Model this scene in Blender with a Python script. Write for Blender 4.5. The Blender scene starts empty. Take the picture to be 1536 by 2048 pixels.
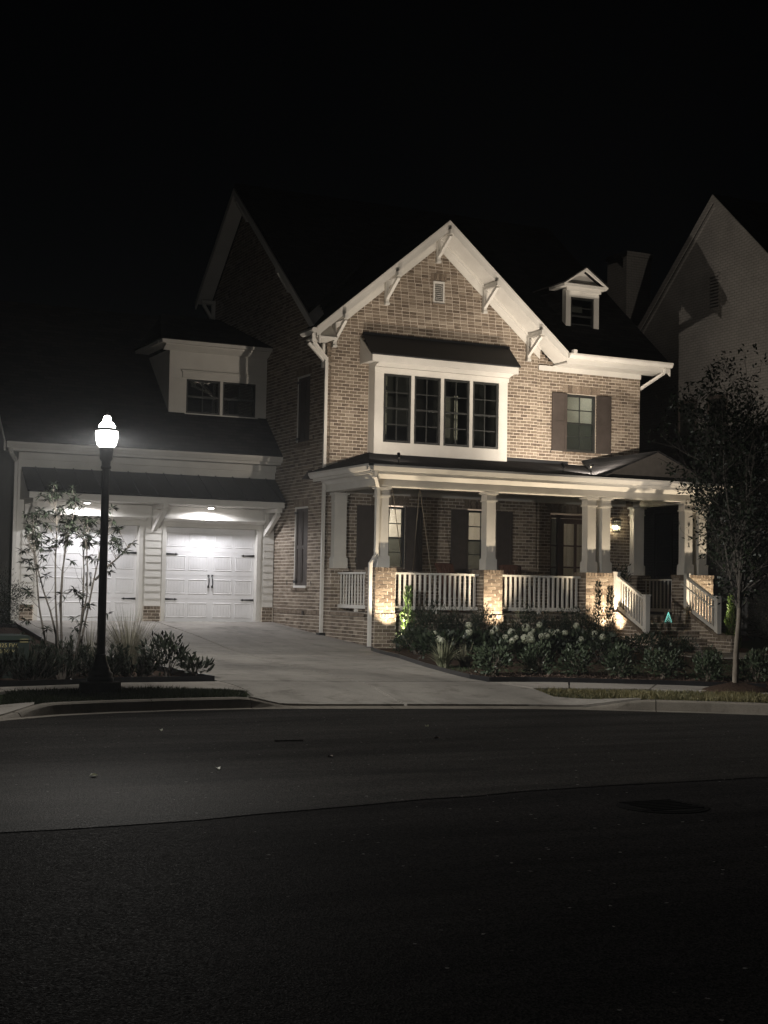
import bpy, math, random
import numpy as np
from mathutils import Vector, Matrix
R = math.radians
rng = random.Random(7)
nr = np.random.default_rng(11)
sc = bpy.context.scene
col = sc.collection

# ------------------------------------------------------------------ camera
CAM = Vector((0, 0, 1.65))
yaw, pitch, roll = R(26.1), R(3.034), R(.989)
fw = Vector((math.sin(yaw)*math.cos(pitch), math.cos(yaw)*math.cos(pitch), math.sin(pitch)))
rt = Vector((math.cos(yaw), -math.sin(yaw), 0)); up = rt.cross(fw)
r2 = rt*math.cos(roll)+up*math.sin(roll); u2 = up*math.cos(roll)-rt*math.sin(roll)
cd = bpy.data.cameras.new('camera'); cam = bpy.data.objects.new('camera', cd); col.objects.link(cam)
cam.matrix_world = Matrix.Translation(CAM) @ Matrix((r2, u2, -fw)).transposed().to_4x4()
cd.sensor_fit = 'HORIZONTAL'; cd.sensor_width = 36; cd.lens = 36*2950/1536
cd.clip_start = .1; cd.clip_end = 2000
sc.camera = cam
# ------------------------------------------------------------------ night sky and faint moon
wd = bpy.data.worlds.new('World'); sc.world = wd; wd.use_nodes = True
wn = wd.node_tree.nodes; wl = wd.node_tree.links
sky = wn.new('ShaderNodeTexSky'); sky.sky_type = 'NISHITA'; sky.sun_disc = False
sky.sun_elevation = R(35); sky.sun_rotation = R(215)
wl.new(sky.outputs[0], wn['Background'].inputs[0]); wn['Background'].inputs[1].default_value = .0001
sl = bpy.data.lights.new('moon', 'SUN'); sl.energy = .004; sl.angle = R(.5); sl.color = (1, .96, .9)
so = bpy.data.objects.new('moon', sl); col.objects.link(so)
so.rotation_euler = (R(55), 0, R(35))
# ------------------------------------------------------------------ exposure
sc.view_settings.view_transform = 'Standard'; sc.view_settings.look = 'None'
sc.view_settings.exposure = 0; sc.view_settings.gamma = 1; sc.view_settings.use_curve_mapping = False
sc.render.engine = 'CYCLES'
sc.cycles.use_denoising = True
sc.cycles.sample_clamp_indirect = 4
sc.cycles.max_bounces = 6; sc.cycles.diffuse_bounces = 3; sc.cycles.glossy_bounces = 3
sc.cycles.transparent_max_bounces = 12
sc.cycles.caustics_reflective = False; sc.cycles.caustics_refractive = False

# ------------------------------------------------------------------ materials
def newmat(name):
    m = bpy.data.materials.new(name); m.use_nodes = True
    return m, m.node_tree.nodes, m.node_tree.links, m.node_tree.nodes['Principled BSDF']
def noise(n, l, scale, detail=4, rough=.55, coord=None, stretch=None):
    t = n.new('ShaderNodeTexNoise'); t.inputs['Scale'].default_value = scale
    t.inputs['Detail'].default_value = detail; t.inputs['Roughness'].default_value = rough
    if coord is None:
        coord = n.new('ShaderNodeNewGeometry').outputs['Position']
    if stretch:
        mp = n.new('ShaderNodeMapping'); mp.inputs['Scale'].default_value = stretch
        l.new(coord, mp.inputs['Vector']); coord = mp.outputs[0]
    l.new(coord, t.inputs['Vector'])
    return t
def ramp(n, l, src, stops):
    r = n.new('ShaderNodeValToRGB'); l.new(src, r.inputs[0])
    e = r.color_ramp.elements
    while len(e) < len(stops): e.new(.5)
    for k, (p, c) in enumerate(stops):
        e[k].position = p; e[k].color = (*c, 1) if len(c) == 3 else c
    return r.outputs[0]
def bump(n, l, b, h, strength, dist):
    bp = n.new('ShaderNodeBump'); bp.inputs['Strength'].default_value = strength; bp.inputs['Distance'].default_value = dist
    l.new(h, bp.inputs['Height']); l.new(bp.outputs[0], b.inputs['Normal'])
def mixc(n, l, fac, a, c, mode='MIX'):
    m = n.new('ShaderNodeMix'); m.data_type = 'RGBA'; m.blend_type = mode
    for s, v in ((0, fac), (6, a), (7, c)):
        if hasattr(v, 'is_linked') or isinstance(v, bpy.types.NodeSocket): l.new(v, m.inputs[s])
        else: m.inputs[s].default_value = v if s == 0 else (*v, 1)
    return m.outputs[2]
def varied(name, c1, c2, scale=6, rough=.6, bs=0, bd=.01, bscale=None, spec=.3, stretch=None, metal=0):
    m, n, l, b = newmat(name)
    t = noise(n, l, scale, stretch=stretch)
    l.new(ramp(n, l, t.outputs[0], [(.3, c1), (.7, c2)]), b.inputs['Base Color'])
    b.inputs['Roughness'].default_value = rough; b.inputs['Specular IOR Level'].default_value = spec
    b.inputs['Metallic'].default_value = metal
    if bs:
        t2 = noise(n, l, bscale or scale*4)
        bump(n, l, b, t2.outputs[0], bs, bd)
    return m
def emis(name, c, s):
    m, n, l, b = newmat(name)
    b.inputs['Base Color'].default_value = (*c, 1)
    b.inputs['Emission Color'].default_value = (*c, 1); b.inputs['Emission Strength'].default_value = s
    return m
def glass(name, tint, gl=.1, op=0.0):
    m, n, l, b = newmat(name)
    n.remove(b)
    tr = n.new('ShaderNodeBsdfTransparent'); tr.inputs[0].default_value = (*tint, 1)
    g = n.new('ShaderNodeBsdfGlossy'); g.inputs['Roughness'].default_value = .03
    mx = n.new('ShaderNodeMixShader'); mx.inputs[0].default_value = gl
    l.new(tr.outputs[0], mx.inputs[1]); l.new(g.outputs[0], mx.inputs[2])
    out = mx.outputs[0]
    if op:
        d = n.new('ShaderNodeBsdfDiffuse'); d.inputs[0].default_value = (.03, .035, .033, 1)
        m2 = n.new('ShaderNodeMixShader'); m2.inputs[0].default_value = op
        l.new(out, m2.inputs[1]); l.new(d.outputs[0], m2.inputs[2]); out = m2.outputs[0]
    l.new(out, n['Material Output'].inputs[0])
    return m
def brickmat(name, src):
    m, n, l, b = newmat(name)
    if src == 'attr':
        a = n.new('ShaderNodeAttribute'); a.attribute_name = 'rnd'; v = a.outputs['Fac']
    else:
        v = n.new('ShaderNodeObjectInfo').outputs['Random']
    base = ramp(n, l, v, [(0, (.105, .081, .062)), (.25, (.158, .124, .094)), (.7, (.205, .165, .127)), (.92, (.25, .207, .162)), (1, (.31, .262, .208))])
    t = noise(n, l, 9, 5, .65)
    f = ramp(n, l, t.outputs[0], [(.57, (0, 0, 0)), (.74, (.75, .75, .75))])
    c = mixc(n, l, f, base, (.40, .32, .25))
    t3 = noise(n, l, 60, 3, .6)
    g = ramp(n, l, t3.outputs[0], [(.3, (.65, .65, .65)), (.7, (1.25, 1.25, 1.25))])
    c = mixc(n, l, 1.0, c, g, 'MULTIPLY')
    l.new(c, b.inputs['Base Color']); b.inputs['Roughness'].default_value = .9; b.inputs['Specular IOR Level'].default_value = .15
    bump(n, l, b, t3.outputs[0], .5, .006)
    return m
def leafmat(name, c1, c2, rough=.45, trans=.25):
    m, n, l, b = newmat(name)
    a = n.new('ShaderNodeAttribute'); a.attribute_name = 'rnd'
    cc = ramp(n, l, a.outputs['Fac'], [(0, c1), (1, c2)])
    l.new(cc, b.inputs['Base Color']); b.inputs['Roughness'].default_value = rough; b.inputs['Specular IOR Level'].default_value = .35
    tl = n.new('ShaderNodeBsdfTranslucent'); l.new(cc, tl.inputs[0])
    mx = n.new('ShaderNodeMixShader'); mx.inputs[0].default_value = trans
    l.new(b.outputs[0], mx.inputs[1]); l.new(tl.outputs[0], mx.inputs[2]); l.new(mx.outputs[0], n['Material Output'].inputs[0])
    return m
M = {}
M['brick'] = brickmat('brick_wall_mat', 'attr'); M['brick1'] = brickmat('brick_single_mat', 'obj')
M['mortar'] = varied('mortar', (.54, .475, .40), (.64, .575, .50), 14, .95, .4, .004, 90, .1)
M['white'] = varied('white_paint', (.505, .485, .45), (.575, .555, .515), 2.2, .55, .05, .002, 40, .3)
M['door_white'] = varied('garage_door_paint', (.62, .61, .61), (.68, .67, .67), 3, .55, .12, .002, 60, .3)
def shingle_mat():
    m, n, l, b = newmat('dark_roof_shingle')
    co = n.new('ShaderNodeNewGeometry').outputs['Position']; sp_ = n.new('ShaderNodeSeparateXYZ'); l.new(co, sp_.inputs[0])
    cb = n.new('ShaderNodeCombineXYZ'); l.new(sp_.outputs[0], cb.inputs[0]); l.new(sp_.outputs[2], cb.inputs[1])
    bt = n.new('ShaderNodeTexBrick'); bt.inputs['Scale'].default_value = 1; bt.inputs['Brick Width'].default_value = .30; bt.inputs['Row Height'].default_value = .09; bt.inputs['Mortar Size'].default_value = .006; bt.inputs['Bias'].default_value = 0
    bt.inputs['Color1'].default_value = (.008, .008, .009, 1); bt.inputs['Color2'].default_value = (.024, .023, .024, 1); bt.inputs['Mortar'].default_value = (.003, .003, .003, 1)
    l.new(cb.outputs[0], bt.inputs['Vector'])
    t = noise(n, l, 60, 3, .7, co)
    l.new(mixc(n, l, 1.0, bt.outputs['Color'], ramp(n, l, t.outputs[0], [(.3, (.6, .6, .6)), (.7, (1.3, 1.3, 1.3))]), 'MULTIPLY'), b.inputs['Base Color'])
    b.inputs['Roughness'].default_value = .95; b.inputs['Specular IOR Level'].default_value = .08
    bump(n, l, b, t.outputs[0], .6, .01)
    return m
M['shingle'] = shingle_mat()
M['awning'] = varied('dark_metal_awning', (.007, .0075, .009), (.011, .012, .014), 5, .6, .1, .004, 30, .3)
M['pedi'] = varied('dark_pediment', (.045, .041, .038), (.06, .055, .05), 8, .8, .2, .004, 30, .15)  # dark tone shared by the portico pediment and its rake boards
M['shutter'] = varied('brown_shutter_paint', (.045, .036, .031), (.06, .049, .043), 6, .6, .05, .002, 40, .25)
M['sash'] = varied('dark_window_sash', (.02, .021, .02), (.032, .033, .031), 6, .45)
M['black'] = varied('black_metal', (.008, .008, .009), (.014, .014, .016), 10, .35, .05, .002, 60, .5)
M['iron'] = varied('street_iron', (.011, .0105, .0105), (.018, .0175, .017), 20, .95, .2, .003, 60, .0)
M['lampblack'] = varied('black_lamp_paint', (.008, .008, .010), (.014, .014, .017), 10, .3, .05, .002, 60, .5)
M['glass'] = glass('window_glass', (.85, .88, .86), .13)
M['screen'] = glass('screened_glass', (.5, .54, .52), .08, .3)
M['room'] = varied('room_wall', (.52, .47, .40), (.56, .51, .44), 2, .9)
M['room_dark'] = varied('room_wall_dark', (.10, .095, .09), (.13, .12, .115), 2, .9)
M['porch_floor'] = varied('porch_floor', (.20, .18, .16), (.27, .24, .21), 5, .8)
M['doorwood'] = varied('dark_door_wood', (.04, .022, .018), (.065, .036, .028), 5, .4, .1, .003, 30, .4, (6, 6, 1))
M['redwood'] = varied('red_stained_wood', (.05, .021, .014), (.085, .035, .022), 7, .6, .1, .003, 40, .3)
M['rope'] = varied('tan_rope', (.20, .17, .13), (.28, .24, .19), 60, .9)
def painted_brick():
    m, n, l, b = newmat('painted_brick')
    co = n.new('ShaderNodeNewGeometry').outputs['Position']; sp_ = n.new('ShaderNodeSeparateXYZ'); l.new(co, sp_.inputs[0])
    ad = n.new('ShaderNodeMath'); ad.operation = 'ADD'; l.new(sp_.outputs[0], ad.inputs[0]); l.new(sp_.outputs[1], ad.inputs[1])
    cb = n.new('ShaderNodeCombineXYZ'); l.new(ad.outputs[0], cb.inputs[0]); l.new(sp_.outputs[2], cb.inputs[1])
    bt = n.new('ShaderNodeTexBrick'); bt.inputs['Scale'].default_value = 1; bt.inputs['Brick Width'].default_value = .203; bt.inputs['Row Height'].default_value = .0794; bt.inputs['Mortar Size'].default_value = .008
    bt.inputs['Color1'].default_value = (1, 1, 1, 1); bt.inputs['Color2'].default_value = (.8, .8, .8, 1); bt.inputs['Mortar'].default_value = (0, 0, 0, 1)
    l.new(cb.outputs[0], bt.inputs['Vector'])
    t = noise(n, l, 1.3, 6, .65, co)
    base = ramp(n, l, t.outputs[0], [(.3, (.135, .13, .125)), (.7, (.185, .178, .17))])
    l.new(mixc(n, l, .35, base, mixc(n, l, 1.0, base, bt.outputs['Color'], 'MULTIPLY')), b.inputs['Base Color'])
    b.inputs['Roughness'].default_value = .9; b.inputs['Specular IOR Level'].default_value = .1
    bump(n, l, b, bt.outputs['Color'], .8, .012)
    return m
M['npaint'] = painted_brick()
M['bark'] = varied('grey_bark', (.10, .085, .068), (.19, .165, .135), 18, .95, .8, .01, 40, .1, (1, 1, .25))
M['stem'] = varied('pale_stem_bark', (.05, .044, .037), (.10, .088, .075), 25, .9)
M['mulch'] = varied('mulch', (.035, .022, .015), (.085, .055, .040), 25, .95, 1, .04, 50, .1)
M['soil'] = varied('ground_turf', (.018, .026, .012), (.03, .042, .02), 8, .95, .6, .03, 40, .1)
M['utility'] = varied('green_utility_paint', (.009, .015, .012), (.014, .021, .017), 4, .55, .05, .002, 30, .3)
M['yellow'] = varied('yellow_label', (.26, .22, .10), (.32, .27, .13), 20, .6)
M['petal'] = leafmat('white_petals', (.24, .28, .15), (.66, .66, .56), .7, .2)
M['leaf_tree'] = leafmat('tree_leaf', (.008, .013, .006), (.020, .030, .014))
M['leaf_box'] = leafmat('glossy_shrub_leaf', (.018, .032, .015), (.066, .085, .048), .5, .15)
M['leaf_laurel'] = leafmat('laurel_leaf', (.008, .013, .007), (.026, .034, .018), .5, .15)
M['leaf_hedge'] = leafmat('hedge_leaf', (.009, .016, .008), (.023, .034, .017), .5, .2)
M['leaf_hyd'] = leafmat('hydrangea_leaf', (.010, .019, .010), (.028, .040, .019), .5, .2)
M['leaf_lime'] = leafmat('conifer_leaf', (.05, .10, .025), (.15, .24, .07), .5, .3)
M['leaf_lance'] = leafmat('lance_leaf', (.012, .017, .011), (.036, .044, .03), .45, .2)
M['leaf_jun'] = leafmat('juniper_leaf', (.005, .009, .005), (.017, .024, .013), .6, .15)
M['blade'] = leafmat('grass_blade', (.022, .032, .014), (.055, .068, .03), .6, .3)
M['blade_dry'] = leafmat('dry_grass_blade', (.075, .078, .034), (.22, .185, .085), .6, .3)
M['blade_pale'] = leafmat('pale_grass_blade', (.06, .06, .04), (.19, .18, .12), .6, .3)
M['blade_wisp'] = leafmat('wispy_grass_blade', (.10, .095, .07), (.26, .24, .18), .6, .3)
M['lawn'] = leafmat('lawn_blade', (.022, .04, .016), (.045, .075, .03), .6, .3)
M['variegated'] = leafmat('variegated_blade', (.07, .085, .045), (.32, .32, .22), .55, .3)
def concrete(name, a, c):
    m, n, l, b = newmat(name)
    t = noise(n, l, .55, 8, .68); t2 = noise(n, l, 45, 4, .7)
    base = ramp(n, l, t.outputs[0], [(.3, a), (.72, c)])
    g = ramp(n, l, t2.outputs[0], [(.3, (.85, .85, .85)), (.7, (1.1, 1.1, 1.1))])
    t4 = noise(n, l, 2.3, 5, .7); t5 = noise(n, l, 1.1, 3, .6, None, (2.2, .35, 1))
    st_ = ramp(n, l, t4.outputs[0], [(.34, (.62, .61, .60)), (.46, (1, 1, 1))])
    tr_ = ramp(n, l, t5.outputs[0], [(.30, (.80, .80, .80)), (.5, (1, 1, 1))])
    base = mixc(n, l, .8, mixc(n, l, 1.0, base, tr_, 'MULTIPLY'), mixc(n, l, 1.0, mixc(n, l, 1.0, base, tr_, 'MULTIPLY'), st_, 'MULTIPLY'))
    l.new(mixc(n, l, 1.0, base, g, 'MULTIPLY'), b.inputs['Base Color'])
    b.inputs['Roughness'].default_value = .85; b.inputs['Specular IOR Level'].default_value = .2
    bump(n, l, b, t2.outputs[0], .25, .004)
    return m
M['concrete'] = concrete('driveway_concrete', (.21, .195, .175), (.37, .345, .31))
M['walk'] = concrete('sidewalk_concrete', (.30, .275, .245), (.38, .35, .315))
M['kerb'] = concrete('kerb_concrete', (.17, .15, .125), (.25, .225, .19))
M['footing'] = concrete('lamp_footing_concrete', (.10, .095, .085), (.15, .14, .125))
def asphalt(name, a, c, spec):
    m, n, l, b = newmat(name)
    co = n.new('ShaderNodeNewGeometry').outputs['Position']
    t = noise(n, l, .8, 7, .68, co, (.22, 1.5, 1)); t2 = noise(n, l, 70, 3, .7, co)
    v = n.new('ShaderNodeTexVoronoi'); v.inputs['Scale'].default_value = 85; l.new(co, v.inputs['Vector'])
    base = ramp(n, l, t.outputs[0], [(.36, a), (.64, c)])
    tp = noise(n, l, .33, 4, .6, co, (.5, 1.4, 1))
    base = mixc(n, l, ramp(n, l, tp.outputs[0], [(.60, (0, 0, 0)), (.67, (.55, .55, .55))]), base, (.006, .006, .0062))
    ag = ramp(n, l, v.outputs['Color'], [(.2, (.45, .45, .45)), (.9, (1.7, 1.65, 1.6))])
    v2 = n.new('ShaderNodeTexVoronoi'); v2.inputs['Scale'].default_value = 55; l.new(co, v2.inputs['Vector'])
    fl = ramp(n, l, v2.outputs['Color'], [(.955, (0, 0, 0)), (.965, (1, 1, 1))])
    l.new(mixc(n, l, fl, mixc(n, l, 1.0, base, ag, 'MULTIPLY'), (.16, .155, .15)), b.inputs['Base Color'])
    l.new(ramp(n, l, t2.outputs[0], [(.35, (.55, .55, .55)), (.65, (.95, .95, .95))]), b.inputs['Roughness'])
    b.inputs['Specular IOR Level'].default_value = spec
    ad = n.new('ShaderNodeMath'); ad.operation = 'ADD'
    l.new(v.outputs['Distance'], ad.inputs[0]); l.new(t2.outputs[0], ad.inputs[1])
    bump(n, l, b, ad.outputs[0], .45, .008)
    return m
M['asphalt'] = asphalt('worn_asphalt', (.0165, .0158, .0152), (.033, .0314, .030), .003)
M['asphalt_new'] = asphalt('dark_asphalt', (.0115, .011, .0112), (.0225, .0215, .0215), .0008)

# ------------------------------------------------------------------ mesh builder and object helpers
class MB:
    def __init__(s): s.v = []; s.f = []; s.r = []
    def quad(s, pts, r=None):
        k = len(s.v); s.v += [tuple(p) for p in pts]; s.f.append(tuple(range(k, k+len(pts)))); s.r.append(r if r is not None else rng.random()); return s
    def box(s, x0, x1, y0, y1, z0, z1):
        k = len(s.v)
        s.v += [(x0,y0,z0),(x1,y0,z0),(x1,y1,z0),(x0,y1,z0),(x0,y0,z1),(x1,y0,z1),(x1,y1,z1),(x0,y1,z1)]
        for f in ((3,2,1,0),(4,5,6,7),(0,1,5,4),(1,2,6,5),(2,3,7,6),(3,0,4,7)): s.f.append(tuple(k+i for i in f)); s.r.append(.5)
        return s
    def cbox(s, c, d): return s.box(c[0]-d[0]/2, c[0]+d[0]/2, c[1]-d[1]/2, c[1]+d[1]/2, c[2]-d[2]/2, c[2]+d[2]/2)
    def prism(s, poly, vec):
        k = len(s.v); n = len(poly); vec = Vector(vec)
        s.v += [tuple(p) for p in poly] + [tuple(Vector(p)+vec) for p in poly]
        s.f.append(tuple(range(k+n-1, k-1, -1))); s.f.append(tuple(range(k+n, k+2*n))); s.r += [.5, .5]
        for i in range(n):
            j = (i+1) % n; s.f.append((k+i, k+j, k+n+j, k+n+i)); s.r.append(.5)
        return s
    def beam(s, p, q, w, h, upv=(0, 0, 1)):
        p, q, upv = Vector(p), Vector(q), Vector(upv)
        d = (q-p).normalized(); sd = d.cross(upv)
        if sd.length < 1e-4: sd = d.cross(Vector((0, 1, 0)))
        sd.normalize(); u = sd.cross(d)
        poly = [p+sd*a*w/2+u*c*h/2 for a, c in ((-1,-1),(1,-1),(1,1),(-1,1))]
        return s.prism(poly, q-p)
    def tube(s, pts, rad, seg=6, caps=True):
        pts = [Vector(p) for p in pts]; n = len(pts)
        rad = rad if isinstance(rad, (list, tuple)) else [rad]*n
        k = len(s.v); prev = None
        for i, p in enumerate(pts):
            d = (pts[min(i+1, n-1)]-pts[max(i-1, 0)]).normalized()
            a = prev if prev is not None else d.orthogonal()
            a = (a-d*a.dot(d)).normalized() if (a-d*a.dot(d)).length > 1e-6 else d.orthogonal().normalized()
            prev = a; b = d.cross(a)
            for j in range(seg):
                t = 2*math.pi*j/seg; s.v.append(tuple(p+(a*math.cos(t)+b*math.sin(t))*rad[i]))
        for i in range(n-1):
            for j in range(seg):
                j2 = (j+1) % seg
                s.f.append((k+i*seg+j, k+i*seg+j2, k+(i+1)*seg+j2, k+(i+1)*seg+j)); s.r.append(.5)
        if caps:
            s.f.append(tuple(k+j for j in range(seg-1, -1, -1))); s.f.append(tuple(k+(n-1)*seg+j for j in range(seg))); s.r += [.5, .5]
        return s
    def lathe(s, c, prof, seg=20):
        k = len(s.v); n = len(prof)
        for r_, z in prof:
            for j in range(seg):
                t = 2*math.pi*j/seg; s.v.append((c[0]+r_*math.cos(t), c[1]+r_*math.sin(t), c[2]+z))
        for i in range(n-1):
            for j in range(seg):
                j2 = (j+1) % seg; s.f.append((k+i*seg+j, k+i*seg+j2, k+(i+1)*seg+j2, k+(i+1)*seg+j)); s.r.append(.5)
        s.f.append(tuple(k+j for j in range(seg-1, -1, -1))); s.f.append(tuple(k+(n-1)*seg+j for j in range(seg))); s.r += [.5, .5]
        return s
    def slab(s, poly, th):
        P = [Vector(p) for p in poly]; nrm = (P[1]-P[0]).cross(P[2]-P[0]).normalized()
        if nrm.z < 0: nrm = -nrm
        return s.prism(P, -nrm*th)
    def mesh(s, name, mat, smooth=False, rnd=False):
        me = bpy.data.meshes.new(name); me.from_pydata(s.v, [], s.f)
        if rnd:
            a = me.attributes.new('rnd', 'FLOAT', 'FACE'); a.data.foreach_set('value', np.array(s.r, dtype=np.float32))
        if smooth: me.shade_smooth()
        me.materials.append(mat); return me
    def build(s, name, mat, parent=None, smooth=False, rnd=False, kind=None):
        return obj(name, s.mesh(name, mat, smooth, rnd), parent, kind)
BASE = {}
def obj(name, me, parent=None, kind=None):
    o = bpy.data.objects.new(name, me); col.objects.link(o)
    if parent is not None:
        o.parent = parent
        if parent.name in BASE: o.matrix_parent_inverse = Matrix.Translation(BASE[parent.name]).inverted()
    if kind: o['kind'] = kind
    return o
def tag(o, label, cat=None, group=None, kind=None):
    o['label'] = label
    if cat: o['category'] = cat
    if group: o['group'] = group
    if kind: o['kind'] = kind
    return o
def thing(name, label, cat, loc=(0, 0, 0), group=None):
    # an Empty at the base of the thing; parts are modelled in world coordinates
    o = bpy.data.objects.new(name, None); col.objects.link(o); o.location = loc; o.empty_display_size = .2
    BASE[o.name] = Vector(loc)
    return tag(o, label, cat, group)
def light(name, kind, loc, energy, color, parent, target=None, size=.03, spot=None, blend=.5):
    ld = bpy.data.lights.new(name, kind); ld.energy = energy; ld.color = color
    if kind in ('POINT', 'SPOT'): ld.shadow_soft_size = size
    if kind == 'SPOT': ld.spot_size = R(spot); ld.spot_blend = blend
    o = bpy.data.objects.new(name, ld); col.objects.link(o)
    loc = Vector(loc)
    mw = Matrix.Translation(loc)
    if target is not None: mw = mw @ (Vector(target)-loc).to_track_quat('-Z', 'Y').to_matrix().to_4x4()
    o.parent = parent
    if parent.name in BASE: o.matrix_parent_inverse = Matrix.Translation(BASE[parent.name]).inverted()
    o.matrix_basis = mw
    return o

# ------------------------------------------------------------------ ground
ZY = [-200, 19.2, 20.5, 22, 25, 28.5, 31.9, 35, 38, 60, 400]; ZZ = [.14, .14, .18, .2, .26, .35, .56, .775, .85, .9, .9]
def zg(y): return float(np.interp(y, ZY, ZZ))
CX = [-60, -3, 1.5, 3.79, 4.56, 5.3, 6.25, 7.2, 7.63, 8.72, 10.13, 11.28, 12.02, 12.78, 13.43, 14.05, 17, 22, 60]
CY = [-60, 11.5, 16.4, 18.24, 18.69, 18.89, 19.02, 19.07, 19.03, 18.78, 18.43, 18.1, 17.75, 17.24, 16.81, 16.31, 13.6, 8.4, -40]
def yc(x): return float(np.interp(x, CX, CY))
def kerb_h(x):   # the kerb drops flush along the driveway and the neighbouring apron
    def ss(a, b, t): t = min(1, max(0, (t-a)/(b-a))); return t*t*(3-2*t)
    return .13*(1-(ss(7.2, 7.95, x)*(1-ss(11.9, 12.75, x))))*(ss(3.7, 4.6, x)) + .018
def zgx(x, y):   # ground height, dipping to the flush kerb
    d = y-yc(x); k = kerb_h(x); t = min(1, max(0, d/2.2)); t = t*t*(3-2*t)
    return (k+.005)*(1-t)+zg(y)*t if d < 2.2 else zg(y)
b = MB()
xs = sorted(set([-140, -100, -60, -30, -10, -3, 0, 1.5, 2.5] + [3+.4*i for i in range(32)] + [16, 17, 18.5, 20, 22, 26, 32, 40, 60, 100, 140]))
ds = [0, .12, .5, 1, 1.6, 2.2, 3, 4, 5.5, 7, 9, 11, 13, 15, 17, 20, 24, 30, 45, 80, 140]
for x in xs:
    for d in ds:
        y = yc(x)+d; b.v.append((x, y, (zgx(x, y) if d > 0 else kerb_h(x))-.02))
nd = len(ds)
for i in range(len(xs)-1):
    for j in range(nd-1):
        b.f.append((i*nd+j, (i+1)*nd+j, (i+1)*nd+j+1, i*nd+j+1)); b.r.append(.5)
tag(b.build('ground', M['soil'], smooth=True), 'dark turf and soil around the house', kind='structure')
# road: worn strip along the kerb and the darker newer lane nearer the camera, 4 mm lower
SEAM = [(-60, 9.0), (0, 9.9), (2.1, 9.99), (3.5, 10.05), (5.13, 10.38), (7.37, 10.7), (9.2, 10.68), (14, 10.2), (60, 4)]
def seam(x): return float(np.interp(x, [p[0] for p in SEAM], [p[1] for p in SEAM]))
b = MB(); k = 0
xr = [-60, -20, -5] + [-3+.5*i for i in range(44)] + [22, 30, 60]
for x in xr:
    y0 = seam(x); y1 = max(yc(x), y0+.01)
    b.v += [(x, y0+rng.uniform(-.03, .03), 0), (x, y1, 0)]
for i in range(len(xr)-1): b.f.append((2*i, 2*i+2, 2*i+3, 2*i+1)); b.r.append(.5)
tag(b.build('road', M['asphalt']), 'worn grey asphalt strip of the street along the kerb', kind='structure')
b = MB(); b.quad([(-140, -140, -.006), (140, -140, -.006), (140, 30, -.006), (-140, 30, -.006)])
tag(b.build('road_lane', M['asphalt_new']), 'darker newer asphalt of the street nearer the camera', kind='structure')
# kerb: separate stones with a gutter pan
def kerb_piece(x0, x1):
    b = MB(); n = max(2, int((x1-x0)/.15)); k = 0
    for i in range(n+1):
        x = x0+(x1-x0)*i/n; y = yc(x); dy = (yc(x+.05)-yc(x-.05))/.1
        L = math.hypot(1, dy); nx, ny = -dy/L, 1/L; h = kerb_h(x)
        for d, z in ((-.16, .004), (-.10, .006), (-.04, .010), (-.01, h-.02 if h > .05 else h-.004), (.02, h), (.15, h+.002), (.15, -.1), (-.16, -.1)):
            b.v.append((x+nx*d, y+ny*d, z))
    for i in range(n):
        for j in range(8):
            j2 = (j+1) % 8; b.f.append((i*8+j, (i+1)*8+j, (i+1)*8+j2, i*8+j2)); b.r.append(.5)
    b.f.append(tuple(range(7, -1, -1))); b.f.append(tuple(n*8+j for j in range(8))); b.r += [.5, .5]
    return b
kt = thing('kerb', 'pale concrete kerb curving along the street edge', 'kerb', (8, 19, 0)); kt['kind'] = 'structure'
kx = [-2, .2, 2.2, 4.05, 5.92, 7.35, 9.3, 11.0, 12.8, 15.2, 18]
for i in range(len(kx)-1): kerb_piece(kx[i]+.006, kx[i+1]-.006).build('kerb_stone', M['kerb'], kt)

def sheet(name, poly, mat, off, th=.1, cell=.45):
    """a slab that follows the ground: polygon cut into a fine grid by bmesh bisecting"""
    import bmesh
    bm = bmesh.new(); f = bm.faces.new([bm.verts.new((x, y, 0)) for x, y in poly])
    x0, x1 = min(p[0] for p in poly), max(p[0] for p in poly); y0, y1 = min(p[1] for p in poly), max(p[1] for p in poly)
    for i in range(1, int((x1-x0)/cell)+1): bmesh.ops.bisect_plane(bm, geom=bm.verts[:]+bm.edges[:]+bm.faces[:], plane_co=(x0+i*cell, 0, 0), plane_no=(1, 0, 0))
    for i in range(1, int((y1-y0)/cell)+1): bmesh.ops.bisect_plane(bm, geom=bm.verts[:]+bm.edges[:]+bm.faces[:], plane_co=(0, y0+i*cell, 0), plane_no=(0, 1, 0))
    for v in bm.verts: v.co.z = zgx(v.co.x, v.co.y)+off
    r = bmesh.ops.extrude_face_region(bm, geom=bm.faces[:])
    for v in r['geom']:
        if isinstance(v, bmesh.types.BMVert): v.co.z -= th
    bmesh.ops.recalc_face_normals(bm, faces=bm.faces[:])
    me = bpy.data.meshes.new(name); bm.to_mesh(me); bm.free(); me.materials.append(mat)
    return me
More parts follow.
